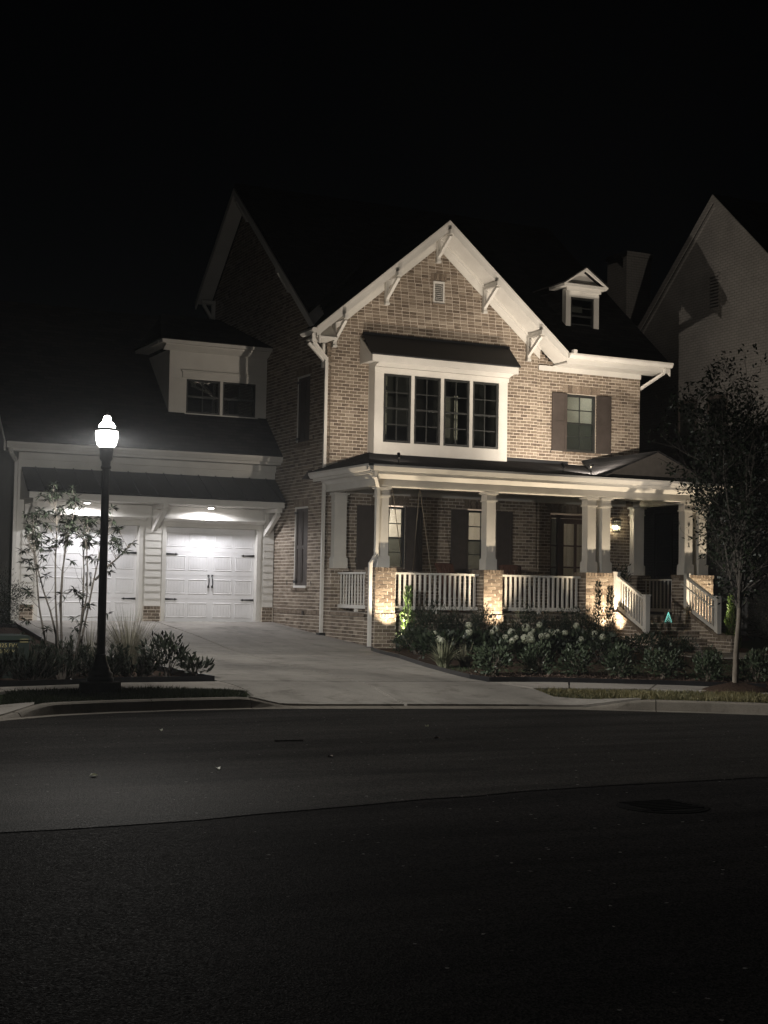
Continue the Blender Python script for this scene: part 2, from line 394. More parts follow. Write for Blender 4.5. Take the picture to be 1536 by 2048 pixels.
# driveway panels split at the control joints
dv = thing('driveway', 'pale concrete driveway running from the street up to the garage doors', 'driveway', (10, 27, .3)); dv['kind'] = 'structure'
def inset(poly, g=.013):
    cx = sum(p[0] for p in poly)/len(poly); cy = sum(p[1] for p in poly)/len(poly)
    return [(x-(g if x > cx else -g), y-(g if y > cy else -g)) for x, y in poly]
RIGHT = [(12.07, 20.73), (12.1, 21.36), (12.31, 22.43), (12.65, 24.01), (13.2, 26.11), (13.42, 27.46), (13.62, 28.3), (13.98, 28.98)]
rows = [(26.9, 35.0)]
for nm, poly in (('upper left', [(7.27, 26.95), (10.42, 26.95), (10.86, 31.9), (10.92, 34.97), (7.5, 34.97), (7.3, 33.4), (7.2, 31)]),
                 ('upper right', [(10.44, 26.95), (13.34, 26.95), (13.42, 27.46), (13.62, 28.3), (13.98, 28.98), (14.02, 34.97), (10.94, 34.97), (10.88, 31.9)]),
                 ('lower left', [(7.75, 21.55), (9.93, 21.1), (10.4, 26.93), (7.27, 26.93), (7.55, 24)]),
                 ('lower right', [(9.95, 21.1), (12.07, 20.75), (12.1, 21.36), (12.31, 22.43), (12.65, 24.01), (13.2, 26.11), (13.33, 26.93), (10.42, 26.93)])):
    obj('slab', sheet('slab', inset(poly), M['concrete'], .025), dv)
obj('slab', sheet('apron', inset([(7.78, 20.35), (7.7, 19.88), (7.4, 19.35), (7.35, 19.17), (7.63, 19.15), (8.72, 18.9), (9.55, 18.7), (9.92, 21.08), (7.77, 21.5)]), M['concrete'], .022), dv)
obj('slab', sheet('apron', inset([(9.57, 18.7), (10.13, 18.55), (11.28, 18.22), (12.02, 17.87), (12.7, 17.42), (12.35, 18.0), (12.08, 18.75), (12.22, 19.55), (12.06, 20.73), (9.94, 21.08)]), M['concrete'], .022), dv)
sw = thing('sidewalk', 'narrow pale concrete sidewalk between the planting bed and the verge grass', 'sidewalk', (14, 20, .2)); sw['kind'] = 'structure'
for poly in ([(12.1, 20.70), (12.25, 19.63), (12.83, 19.52), (13.45, 20.48)], [(12.85, 19.52), (14.15, 19.22), (14.78, 19.9), (13.48, 20.47)],
             [(14.17, 19.21), (14.79, 18.79), (15.48, 17.97), (16.31, 18.94), (15.6, 19.5), (14.8, 19.89)], [(15.5, 17.96), (17, 16.2), (17.9, 17.1), (16.33, 18.92)], [(17.02, 16.18), (18.8, 14.0), (19.7, 14.8), (17.92, 17.08)]):
    obj('slab', sheet('walk_slab', poly, M['walk'], .02), sw)
sw2 = thing('sidewalk', 'pale concrete sidewalk behind the street lamp', 'sidewalk', (5.5, 21, .2)); sw2['kind'] = 'structure'
for poly in ([(6.02, 20.5), (7.77, 20.33), (7.75, 21.48), (6.1, 21.47)], [(4.3, 20.36), (5.35, 20.6), (6.0, 20.5), (6.08, 21.46), (5.3, 21.2), (4.3, 20.95)], [(2.2, 19.0), (4.28, 20.35), (4.28, 20.94), (1.8, 20.0)]):
    obj('slab', sheet('walk_slab', poly, M['walk'], .02), sw2)
ap = obj('side_apron', sheet('side_apron', [(1.5, 16.6), (2.6, 17.45), (3.79, 18.36), (4.3, 18.72), (4.36, 18.95), (3.95, 19.2), (3.0, 18.95), (1.2, 17.9)], M['walk'], .018))
tag(ap, 'concrete apron at the street edge in the lower left corner', kind='structure')
# planting beds
BED_R = [(13.62, 28.3), (13.42, 27.46), (13.2, 26.11), (12.65, 24.01), (12.31, 22.43), (12.1, 21.36), (12.12, 20.74), (12.8, 20.66), (13.88, 20.24), (15.02, 19.75), (16.31, 18.98), (18.2, 16.9), (30, 16), (30, 32), (23.3, 32), (23.3, 29.2), (14, 29.2)]
mb = obj('mulch_bed', sheet('mulch_bed', [(x+.03, y+.03) for x, y in BED_R], M['mulch'], .004, .05, .5)); tag(mb, 'brown mulch bed in front of the porch', kind='structure')
BED_L = [(7.72, 21.6), (7.5, 24), (7.2, 27), (7.1, 30.4), (7.2, 32), (7.25, 33.3), (6.2, 33.8), (1, 33), (1, 20.6), (4.3, 21.0), (5.3, 21.26), (6.1, 21.52)]
ml = obj('mulch_bed', sheet('mulch_bed', BED_L, M['mulch'], .006, .05, .5)); tag(ml, 'mulch bed under the dark shrubs left of the driveway', kind='structure')
def edging(pts, label):
    b = MB(); P = []
    for i in range(len(pts)-1):
        a, c = pts[i], pts[i+1]
        for t in np.linspace(0, 1, 4)[:-1]: P.append((a[0]+(c[0]-a[0])*t, a[1]+(c[1]-a[1])*t))
    P.append(pts[-1])
    for i in range(len(P)-1):
        a, c = P[i], P[i+1]
        b.beam((a[0], a[1], zgx(*a)+.035), (c[0], c[1], zgx(*c)+.035), .02, .12)
    tag(b.build('bed_edging', M['black']), label, 'edging')
edging(BED_R[:11], 'black edging strip bordering the mulch bed before the porch')
edging([BED_L[-3], BED_L[-2], BED_L[-1], BED_L[0], BED_L[1], BED_L[2]], 'black edging strip around the shrub bed by the lamp')
edging([(6.2, 33.8), (7.25, 33.35), (7.2, 32), (7.1, 30.4)], 'dark edging where the left bed meets the upper driveway')
# front walk at the steps
fwk = obj('front_walk', sheet('front_walk', [(20.4, 25.8), (22.6, 25.4), (24.5, 20), (26, 20.5), (23.6, 26), (22.6, 27.2), (20.4, 27.2)], M['walk'], .03)); tag(fwk, 'short concrete walk at the foot of the porch steps', kind='structure')

# ------------------------------------------------------------------ house
XC, YF, YG, YP = 14.04, 31.89, 34.97, 29.0
XR, XSTEP, YF2 = 23.15, 19.92, 31.96
H = thing('brick_house', 'two storey brown brick house with white gable trim, lit porch and two garage doors', 'house', (18, 31.9, .55))
CH, BL, MO = .0794, .203, .013
def brickwork(origin, u, n, rows_fn, z0, z1, holes, name, parent, depth=.12, seed=0, proud=.006, solid=True, course=CH, blen=BL, bricks=True):
    """mortar backing (solid) and joined bricks laid in running bond; rows_fn(z) gives the (u0,u1) interval"""
    rs = random.Random(seed); u = Vector(u); n = Vector(n); O = Vector(origin)
    bk, mo = MB(), MB(); up_ = Vector((0, 0, 1)); ci = 0; z = z0
    def P(a, zz, d): return O+u*a+up_*zz+n*d
    def quad_box(m, a0, a1, za, zb, d0, d1, r, back=False):
        k = len(m.v)
        m.v += [tuple(P(a0, za, d1)), tuple(P(a1, za, d1)), tuple(P(a1, zb, d1)), tuple(P(a0, zb, d1)), tuple(P(a0, za, d0)), tuple(P(a1, za, d0)), tuple(P(a1, zb, d0)), tuple(P(a0, zb, d0))]
        fs = [(0,1,2,3),(0,4,5,1),(1,5,6,2),(2,6,7,3),(3,7,4,0)]
        if back: fs.append((7,6,5,4))
        for f in fs: m.f.append(tuple(k+i for i in f)); m.r.append(r)
    while z < z1-1e-4:
        zt = min(z+course, z1); iv = rows_fn((z+zt)/2)
        if iv and iv[1]-iv[0] > .02:
            segs = [iv]
            for (h0, h1, hz0, hz1) in holes:
                if hz0 < (z+zt)/2 < hz1:
                    ns = []
                    for a, c in segs:
                        if h1 <= a or h0 >= c: ns.append((a, c)); continue
                        if h0 > a: ns.append((a, h0))
                        if h1 < c: ns.append((h1, c))
                    segs = ns
            for a, c in segs:
                if c-a < .01: continue
                if solid: quad_box(mo, a, c, z, zt, -depth, 0, .5, True)
                if not bricks: continue
                ph = (ci % 2)*blen/2+rs.uniform(-.008, .008)
                x = math.floor((a-iv[0]+ph)/blen)*blen-ph+iv[0]
                while x < c-.01:
                    e0, e1 = max(x, a)+MO/2*(x >= a), min(x+blen, c)-MO/2
                    if e1-e0 > .025:
                        jz = rs.uniform(-.0015, .0015)
                        quad_box(bk, e0, e1, z+MO/2+jz, zt-MO/2+jz, -.01, proud+rs.uniform(-.002, .003), rs.random())
                    x += blen
        z = zt; ci += 1
    w = None
    if solid: w = mo.build(name, M['mortar'], parent)
    if bk.f: bk.build('brickwork', M['brick'], w if w is not None else parent, rnd=True, kind='stuff')
    return w
def soldier(origin, u, n, a0, a1, z0, z1, parent, seed=1, proud=.008, wd_=.0794, name='soldier_course'):
    rs = random.Random(seed); u = Vector(u); n = Vector(n); O = Vector(origin); b = MB()
    k = max(1, round((a1-a0)/wd_)); w = (a1-a0)/k
    for i in range(k):
        e0, e1 = a0+i*w+MO/2, a0+(i+1)*w-MO/2; r = rs.random()*.8
        p = [O+u*e0+Vector((0,0,z0+MO/2)), O+u*e1+Vector((0,0,z0+MO/2)), O+u*e1+Vector((0,0,z1-MO/2)), O+u*e0+Vector((0,0,z1-MO/2))]
        kk = len(b.v); b.v += [tuple(q+n*proud) for q in p]+[tuple(q-n*.01) for q in p]
        for f in ((0,1,2,3),(0,4,5,1),(1,5,6,2),(2,6,7,3),(3,7,4,0)): b.f.append(tuple(kk+i_ for i_ in f)); b.r.append(r)
    return b.build(name, M['brick'], parent, rnd=True, kind='stuff')
# gable geometry
GX, GZ, GP = 16.97, 10.65, .845       # front gable apex
MRZ, MRY, MP = 7.60, 31.26, .81       # main roof: z = MRZ + MP*(y-MRY)
RY, RZ = 37.3, 12.49
def front_rows(z):
    lim = (GZ-.22-z)/GP
    return (max(XC, GX-lim)-XC, min(XSTEP, GX+lim)-XC) if lim > .05 else None
FH = [(15.15-XC, 18.83-XC, 4.7, 7.62),                       # behind the bay
      (15.37-XC, 16.20-XC, 2.16, 3.68), (17.93-XC, 18.76-XC, 2.16, 3.68)]
SFH = [(16.80-XC, 17.24-XC, 9.28, 9.49), (15.30-XC, 16.27-XC, 3.68, 3.89), (17.86-XC, 18.83-XC, 3.68, 3.89)]
wf = brickwork((XC, YF, 0), (1, 0, 0), (0, -1, 0), front_rows, .45, 10.5, FH+[(16.87-XC, 17.16-XC, 8.76, 9.28)], 'wall', H, seed=3)
wr_ = brickwork((XSTEP, YF2, 0), (1, 0, 0), (0, -1, 0), lambda z: (0, XR-XSTEP) if z < 7.6 else (0, GX+(GZ-.22-z)/GP-XSTEP), .45, 7.95, [(20.83-XSTEP, 21.76-XSTEP, 5.30, 6.80), (20.40-XSTEP, 22.06-XSTEP, 1.15, 3.68)], 'wall', H, seed=4)
soldier((XSTEP, YF2-.007, 0), (1, 0, 0), (0, -1, 0), 20.72-XSTEP, 21.88-XSTEP, 6.82, 7.03, H, 2)
soldier((XSTEP, YF2-.007, 0), (1, 0, 0), (0, -1, 0), 20.3-XSTEP, 22.16-XSTEP, 3.70, 3.91, H, 5)
soldier((XSTEP, YF2-.03, 0), (1, 0, 0), (0, -1, 0), 20.72-XSTEP, 21.88-XSTEP, 5.22, 5.30, H, 6, .03)
soldier((XC, YF-.007, 0), (1, 0, 0), (0, -1, 0), 16.80-XC, 17.24-XC, 9.30, 9.50, H, 7)
soldier((XC, YF-.007, 0), (1, 0, 0), (0, -1, 0), 15.27-XC, 16.30-XC, 3.70, 3.90, H, 8)
soldier((XC, YF-.007, 0), (1, 0, 0), (0, -1, 0), 17.83-XC, 18.86-XC, 3.70, 3.90, H, 9)
# left wall with the tall side gable (u runs from back to front so the normal is -x)
YB = 40.1
def left_rows(z):
    lo, hi = YF, YB
    if z > 7.4:
        lo = max(lo, MRY+(z+.2-MRZ)/MP); hi = min(hi, RY+(RZ-.2-z)/.87)
    return (YB-hi, YB-lo) if hi-lo > .1 else None
LH = [(YB-33.62, YB-32.83, 1.70, 3.63), (YB-33.62, YB-32.85, 5.22, 6.86)]
wlft = brickwork((XC, YB, 0), (0, -1, 0), (-1, 0, 0), left_rows, .45, 12.3, LH, 'wall', H, seed=5)
soldier((XC-.007, YB, 0), (0, -1, 0), (-1, 0, 0), YB-33.72, YB-32.75, 3.64, 3.85, H, 10)
soldier((XC-.007, YB, 0), (0, -1, 0), (-1, 0, 0), YB-33.72, YB-32.75, 6.88, 7.09, H, 11)
soldier((XC-.03, YB, 0), (0, -1, 0), (-1, 0, 0), YB-33.70, YB-32.77, 1.60, 1.68, H, 12, .03)
soldier((XC-.03, YB, 0), (0, -1, 0), (-1, 0, 0), YB-33.70, YB-32.77, 5.12, 5.20, H, 13, .03)
soldier((XC-.012, YB, 0), (0, -1, 0), (-1, 0, 0), YB-34.95, YB-31.95, 1.04, 1.13, H, 14, .016)
MB().box(XR-.12, XR-.002, YF2+.13, YB, .45, 7.6).build('wall', M['mortar'], H)
MB().box(XC+.13, XR-.13, YB-.12, YB, .45, 9.6).build('wall', M['mortar'], H)
b = MB(); b.prism([(XR-.1, YF2+.1, 7.6), (XR-.1, YB, 7.6), (XR-.1, YB, 9.6), (XR-.1, RY, RZ-.25), ], (.09, 0, 0)); b.build('wall', M['mortar'], H)
# roofs ---------------------------------------------------------------
rf = MB()
x0, x1 = 13.6, 23.62
def mz(y): return MRZ+.11+MP*(y-MRY)
rf.slab([(20.40, MRY, mz(MRY)), (x1, MRY, mz(MRY)), (x1, RY, mz(RY)), (x0, RY, mz(RY)), (x0, 31.95, mz(31.95)), (GX, 35.15, mz(35.15)), (20.40, 31.5, mz(31.5))], .14)
rf.slab([(x0, RY, RZ+.11), (x1, RY, RZ+.11), (x1, 40.3, RZ-2.61+.11), (x0, 40.3, RZ-2.61+.11)], .14)
roof = rf.build('roof', M['shingle'], H)
rf = MB(); yb = 35.6
rf.slab([(13.50, 31.28, GZ-GP*3.47+.06), (13.50, 31.9, GZ-GP*3.47+.06), (GX, yb, GZ+.06), (GX, 31.28, GZ+.06)], .1)
rf.slab([(20.46, 31.28, GZ-GP*3.49+.06), (20.46, 31.9, GZ-GP*3.49+.06), (GX, yb, GZ+.06), (GX, 31.28, GZ+.06)], .1)
rf.build('roof', M['shingle'], H)
# front gable: rake boards, soffits, frieze
for s, xe in ((-1, 13.50), (1, 20.46)):
    ze = GZ-GP*abs(xe-GX)
    d = Vector((xe-GX, 0, ze-GZ))
    MB().prism([(GX, 31.255, GZ+.03), (xe, 31.255, ze+.03), (xe, 31.255, ze-.20), (GX, 31.255, GZ-.225)], (0, .04, 0)).build('rake_board', M['white'], H)
    MB().prism([(GX, 31.24, GZ+.03), (xe, 31.24, ze+.03), (xe, 31.24, ze-.03), (GX, 31.24, GZ-.035)], (0, .012, 0)).build('rake_trim', M['white'], H)
    MB().prism([(GX, 31.3, GZ-.19), (xe, 31.3, ze-.19), (xe, 31.3, ze-.215), (GX, 31.3, GZ-.215)], (0, .585, 0)).build('soffit', M['white'], H)
    xw = XC if s < 0 else XSTEP+.05
    zw = GZ-GP*abs(xw-GX)
    MB().prism([(GX, YF-.03, GZ-.22), (xw, YF-.03, zw-.22), (xw, YF-.03, zw-.50), (GX, YF-.03, GZ-.52)], (0, .025, 0)).build('frieze_board', M['white'], H)
    MB().prism([(GX, YF-.09, GZ-.218), (xw, YF-.09, zw-.218), (xw, YF-.09, zw-.285), (GX, YF-.09, GZ-.29)], (0, .056, 0)).build('crown_moulding', M['white'], H)
def bracket(x, ztop, y0, y1, drop, parent, w=.09):
    b = MB()
    b.box(x-w/2, x+w/2, y0, y1-.02, ztop-.11, ztop)
    b.box(x-w/2+.002, x+w/2-.002, y1-.10, y1-.012, ztop-drop, ztop-.112)
    b.beam((x, y0+.07, ztop-.13), (x, y1-.09, ztop-drop+.12), w-.006, .075, (1, 0, 0))
    b.box(x-w/2-.01, x+w/2+.01, y1-.12, y1-.006, ztop-drop-.05, ztop-drop-.001)
    return b.build('bracket', M['white'], parent)
for x in (14.20, 15.57, 16.97, 18.30, 19.60):
    z = GZ-GP*abs(x-GX)-.24
    bracket(x, z+.03, 31.13, YF, .65, H)
# left eave return with gutter
MB().prism([(13.50, 31.25, 7.60), (13.50, 31.25, 7.72), (13.40, 31.25, 7.72), (13.37, 31.25, 7.66), (13.43, 31.25, 7.60)], (0, .75, 0)).build('gutter', M['white'], H)
MB().box(13.52, XC-.03, 31.30, 31.95, 7.50, 7.53).build('soffit', M['white'], H)
b = MB(); b.beam((13.55, 31.86, 7.45), (13.98, 31.86, 7.05), .07, .07); b.box(13.93, 14.0, 31.9, 31.97, 6.9, 7.48); b.build('bracket', M['white'], H)
# side gable rakes (left end of the main roof)
for (ya, za, yb_, zb) in ((MRY, MRZ, RY, RZ), (RY, RZ, 40.3, RZ-2.61)):
    MB().prism([(13.56, ya, za-.03), (13.56, yb_, zb-.03), (13.56, yb_, zb-.24), (13.56, ya, za-.24)], (.04, 0, 0)).build('rake_board', M['white'], H)
    MB().prism([(13.605, ya, za-.06), (13.605, yb_, zb-.06), (13.605, yb_, zb-.08), (13.605, ya, za-.08)], (.43, 0, 0)).build('soffit', M['white'], H)
def side_bracket(y, z):
    b = MB(); b.box(13.62, XC-.01, y-.05, y+.05, z-.1, z); b.box(XC-.11, XC-.012, y-.048, y+.048, z-.6, z-.101)
    b.beam((13.68, y, z-.12), (XC-.1, y, z-.52), .08, .08); b.build('bracket', M['white'], H)
side_bracket(34.2, MRZ+MP*(34.2-MRY)-.27); side_bracket(37.3, RZ-.3); side_bracket(39.9, 9.85)
# right rake and eave gutter
MB().prism([(23.58, MRY, MRZ-.02), (23.58, RY, RZ-.02), (23.58, RY, RZ-.22), (23.58, MRY, MRZ-.22)], (.035, 0, 0)).build('rake_board', M['white'], H)
MB().box(20.40, 23.57, MRY+.005, MRY+.03, MRZ-.14, MRZ+.06).build('fascia', M['white'], H)
MB().box(20.40, 23.57, MRY+.032, YF2, MRZ-.13, MRZ-.10).build('soffit', M['white'], H)
MB().box(XSTEP+.05, XR, YF2-.05, YF2-.008, MRZ-.26, MRZ-.131).build('frieze_board', M['white'], H)
MB().prism([(20.42, MRY, MRZ-.01), (20.42, MRY, MRZ+.115), (20.42, MRY-.13, MRZ+.115), (20.42, MRY-.13, MRZ+.07), (20.42, MRY-.07, MRZ-.01)], (3.20, 0, 0)).build('gutter', M['white'], H)
MB().box(20.5, 20.6, 31.1, 31.22, 7.72, 7.80).build('gutter_end', M['white'], H)
def downspout(pts, r=.042, parent=H):
    b = MB(); P = [Vector(p) for p in pts]
    for i in range(len(P)-1): b.beam(P[i], P[i+1], .075, .062, (0, 1, 0) if abs((P[i+1]-P[i]).normalized().z) > .9 else (0, 0, 1))
    for p in P[1:-1]: b.cbox(p, (.078, .066, .07))
    o = b.build('downspout', M['white'], parent)
    return o
downspout([(23.42, 31.22, 7.58), (23.42, 31.32, 7.44), (23.21, 31.98, 7.12), (23.20, 32.65, 6.95), (23.20, 32.65, 5.0)])
ds1 = downspout([(13.45, 31.32, 7.60), (13.50, 31.42, 7.40), (13.99, 31.80, 7.10), (13.985, 31.80, .62)])
MB().box(13.9, 14.06, 31.70, 31.9, .56, .63).build('drain_boot', M['black'], ds1)
# gable vent -----------------------------------------------------------
v = MB().box(16.86, 17.17, YF-.02, YF+.05, 8.74, 9.29)
vt = MB(); [vt.box(*a) for a in ((16.86, 16.90, YF-.035, YF+.03, 8.74, 9.29), (17.13, 17.17, YF-.035, YF+.03, 8.74, 9.29), (16.901, 17.129, YF-.034, YF+.03, 9.24, 9.29), (16.901, 17.129, YF-.034, YF+.03, 8.74, 8.79))]
vo = vt.build('gable_vent', M['white'], H)
for i in range(9):
    z = 8.80+i*.048
    MB().prism([(16.902, YF-.03, z), (16.902, YF-.026, z-.006), (16.902, YF+.02, z+.036), (16.902, YF+.016, z+.042)], (.226, 0, 0)).build('slat', M['white'], vo)
MB().box(16.84, 17.19, YF-.06, YF-.012, 8.70, 8.735).build('sill', M['brick1'], vo)

# windows -------------------------------------------------------------
def window(x0, x1, z0, z1, y, parent, nx=2, nz=4, trim=.055, room=None, lower_screen=True, label=None, divided=True):
    """double-hung window facing -y: frame with sashes and muntins, each pane its own piece"""
    b = MB(); t = trim
    b.box(x0, x0+t, y, y+.09, z0, z1); b.box(x1-t, x1, y, y+.09, z0, z1); b.box(x0+t+.001, x1-t-.001, y, y+.09, z1-t, z1); b.box(x0+t+.001, x1-t-.001, y-.02, y+.09, z0, z0+t)
    zm = (z0+z1)/2
    b.box(x0+t+.001, x1-t-.001, y+.02, y+.07, zm-.022, zm+.022)
    ix0, ix1, iz0, iz1 = x0+t, x1-t, z0+t, z1-t
    wx, hz = (ix1-ix0)/nx, (iz1-iz0)/nz
    for i in range(1, nx): b.box(ix0+i*wx-.012, ix0+i*wx+.012, y+.034, y+.054, iz0+.001, iz1-.001)
    for k in range(1, nz):
        if abs(iz0+k*hz-zm) > .03: b.box(ix0+.001, ix1-.001, y+.033, y+.055, iz0+k*hz-.012, iz0+k*hz+.012)
    f = b.build('window', M['sash'], parent)
    for i in range(nx):
        for k in range(nz):
            mat = M['screen'] if (lower_screen and k < nz/2) else M['glass']
            MB().box(ix0+i*wx+.004, ix0+(i+1)*wx-.004, y+.040, y+.046, iz0+k*hz+.004, iz0+(k+1)*hz-.004).build('pane', mat, f)
    return f
def shutter(x0, x1, z0, z1, y, parent, split=.5):
    b = MB(); b.box(x0, x1, y-.02, y, z0, z1); o = b.build('shutter', M['shutter'], parent)
    zs = z0+(z1-z0)*split; w = .065
    b = MB()
    for (a, c, e, g) in ((x0, x0+w, z0, z1), (x1-w, x1, z0, z1), (x0+w+.001, x1-w-.001, z1-w, z1), (x0+w+.001, x1-w-.001, z0, z0+w), (x0+w+.001, x1-w-.001, zs-w/2, zs+w/2)):
        b.box(a, c, y-.034, y-.0205, e, g)
    b.build('shutter_rail', M['shutter'], o)
    return o
def shutter_dog(p, parent, axis='x'):
    x, y, z = p
    if axis == 'x': pts = [(x, y-.03, z+.05), (x+.012, y-.03, z+.025), (x-.012, y-.03, z-.01), (x+.01, y-.03, z-.05)]
    else: pts = [(x-.03, y, z+.05), (x-.03, y+.014, z+.025), (x-.03, y-.014, z-.01), (x-.03, y+.01, z-.05)]
    MB().tube(pts, .009, 5).build('shutter_dog', M['black'], parent)
def room(x0, x1, y0, y1, z0, z1, parent, mat, open_side='-y'):
    b = MB(); t = .03
    b.box(x0, x1, y1, y1+t, z0, z1); b.box(x0-t, x0-.001, y0, y1, z0, z1); b.box(x1+.001, x1+t, y0, y1, z0, z1)
    b.box(x0, x1, y0, y1, z0-t, z0-.001); b.box(x0, x1, y0, y1, z1+.001, z1+t)
    return b.build('room_interior', mat, parent)
# upper right window with shutters
w = window(20.83, 21.76, 5.31, 6.79, YF2+.03, H)
shutter(20.39, 20.84, 5.30, 6.80, YF2-.02, H); shutter(21.76, 22.21, 5.30, 6.80, YF2-.02, H)
shutter_dog((20.37, YF2, 5.29), H); shutter_dog((22.24, YF2, 5.29), H)
rm = room(20.3, 22.6, YF2+.2, 34.6, 4.6, 7.15, H, M['room'])
light('room_lamp', 'POINT', (21.6, 33.6, 6.9), 28, (.98, 1, .93), rm, size=.12)
b = MB(); b.box(20.7, 21.2, 34.2, 34.5, 4.62, 6.3); b.box(21.5, 21.9, 34.3, 34.5, 5.9, 6.75); b.build('interior_furniture', M['room_dark'], rm)
# porch windows
for (wx0, wx1, sa, sb) in ((15.37, 16.20, 14.90, 16.66), (17.93, 18.76, 17.46, 19.21)):
    window(wx0, wx1, 2.17, 3.67, YF+.03, H)
    MB().box(wx0-.05, wx1+.05, YF-.06, YF+.02, 2.10, 2.165).build('sill', M['brick1'], H)
    shutter(sa, wx0, 2.13, 3.67, YF-.012, H); shutter(wx1, sb, 2.13, 3.67, YF-.012, H)
    shutter_dog((sa-.03, YF, 2.35), H); shutter_dog((sb+.03, YF, 2.35), H)
rm = room(14.5, 19.6, YF+.2, 35.5, 1.3, 4.0, H, M['room'])
light('room_lamp', 'POINT', (17.2, 34.6, 3.5), 90, (1, .89, .80), rm, size=.15)
b = MB(); b.box(16.1, 17.2, 35.0, 35.4, 1.32, 3.0); b.box(18.42, 18.62, 33.4, 33.6, 1.32, 3.98); b.build('interior_furniture', M['room'], rm)
# bay window ----------------------------------------------------------
YBAY = 31.54
bx0, bx1, bz0, bz1 = 15.15, 18.83, 4.86, 7.08
wins = [(15.40, 16.13), (16.22, 16.94), (17.03, 17.75), (17.84, 18.57)]
bay = MB()
bay.box(bx0, bx0+.24, YBAY, YBAY+.06, bz0, bz1); bay.box(bx1-.25, bx1, YBAY, YBAY+.06, bz0, bz1)
bay.box(bx0+.241, bx1-.251, YBAY, YBAY+.06, bz0, 5.19); bay.box(bx0+.241, bx1-.251, YBAY, YBAY+.06, 6.84, bz1)
for i in range(3): bay.box(wins[i][1]+.001, wins[i+1][0]-.001, YBAY+.001, YBAY+.06, 5.191, 6.839)
bay.box(bx0+.001, bx0+.05, YBAY+.061, YF+.02, bz0, bz1); bay.box(bx1-.05, bx1-.001, YBAY+.061, YF+.02, bz0, bz1)
bay.box(bx0+.051, bx1-.051, YBAY+.061, YF+.02, bz0, bz0+.05)
bo = bay.build('bay_window', M['white'], H)
for a, c in wins: window(a, c, 5.192, 6.838, YBAY+.012, bo, trim=.05, lower_screen=False)
MB().box(bx0-.02, bx1+.02, YBAY-.03, YBAY-.002, 6.87, 6.98).build('bay_header', M['white'], bo)
MB().prism([(bx0-.02, YBAY-.002, 6.99), (bx0-.02, YBAY-.05, 6.99), (bx0-.02, YBAY-.28, 7.06), (bx0-.02, YBAY-.28, 7.09), (bx0-.02, YBAY-.002, 7.09)], (bx1-bx0+.04, 0, 0)).build('crown_moulding', M['white'], bo)
MB().box(14.90, 18.92, 31.17, 31.21, 7.05, 7.21).build('bay_fascia', M['white'], bo)
MB().box(14.92, 18.90, 31.212, YF-.01, 7.092, 7.12).build('soffit', M['white'], bo)
for xs_ in (14.90, 18.885): MB().prism([(xs_, 31.212, 7.06), (xs_, YF-.01, 7.06), (xs_, YF-.01, 7.72), (xs_, 31.212, 7.2)], (.035, 0, 0)).build('bay_cheek', M['white'], bo)
rb = MB(); rb.slab([(14.86, 31.13, 7.235), (18.96, 31.13, 7.235), (19.06, YF-.005, 7.82), (14.97, YF-.005, 7.82)], .03); rb.build('bay_roof', M['awning'], bo)
MB().box(14.97, 19.06, YF-.05, YF-.008, 7.80, 7.845).build('flashing', M['awning'], bo)
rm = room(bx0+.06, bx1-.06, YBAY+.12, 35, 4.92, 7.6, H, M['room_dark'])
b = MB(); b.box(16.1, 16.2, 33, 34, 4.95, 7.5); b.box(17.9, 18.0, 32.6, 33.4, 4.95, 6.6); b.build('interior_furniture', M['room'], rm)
# roof dormer ---------------------------------------------------------
YD = 32.45
dx0, dx1, dz0 = 21.12, 22.16, 8.50
dm = MB()
dm.box(dx0, dx0+.15, YD, YD+.05, dz0, 9.46); dm.box(dx1-.16, dx1, YD, YD+.05, dz0, 9.46); dm.box(dx0+.001, dx1-.001, YD+.001, YD+.05, 9.461, 9.68)
dm.box(dx0+.002, dx0+.05, YD+.051, YD+.18, dz0-.1, 9.68); dm.box(dx1-.05, dx1-.002, YD+.051, YD+.18, dz0-.1, 9.68)  # narrow white returns mark the lit edge of each cheek
do = dm.build('roof_dormer', M['white'], H)
for xx_ in (dx0+.006, dx1-.05): MB().box(xx_, xx_+.044, YD+.181, 34.2, dz0-.1, 9.68).build('shaded_dormer_cheek', M['shingle'], do)  # cheeks coloured dark: shingle stands in for shade cast by the front gable
window(dx0+.15, dx1-.16, dz0-.02, 9.46, YD+.015, do, nx=1, nz=4, trim=.05, lower_screen=False)
MB().box(dx0-.02, dx1+.02, YD-.07, YD-.002, 9.60, 9.70).build('crown_moulding', M['white'], do)
MB().box(dx0-.15, dx1+.15, YD-.16, YD+.6, 9.70, 9.78).build('cornice', M['white'], do)
pk = (dx0+dx1)/2
for s in (-1, 1):
    xe = pk+s*.69
    MB().prism([(pk, YD-.18, 10.24), (xe, YD-.18, 9.79), (xe, YD-.18, 9.73), (pk, YD-.18, 10.14)], (0, .06, 0)).build('rake_board', M['white'], do)
    MB().slab([(pk, YD-.2, 10.27), (xe+s*.02, YD-.2, 9.795), (xe+s*.02, 34.6, 9.795), (pk, 35.2, 10.27)], .035).build('dormer_roof', M['shingle'], do)
MB().prism([(pk, YD+.02, 10.16), (pk-.6, YD+.02, 9.781), (pk+.6, YD+.02, 9.781)], (0, .05, 0)).build('pediment', M['white'], do)
MB().box(dx0+.1, dx1-.1, 33.1, 33.6, dz0, 9.4).build('room_interior', M['room_dark'], do)

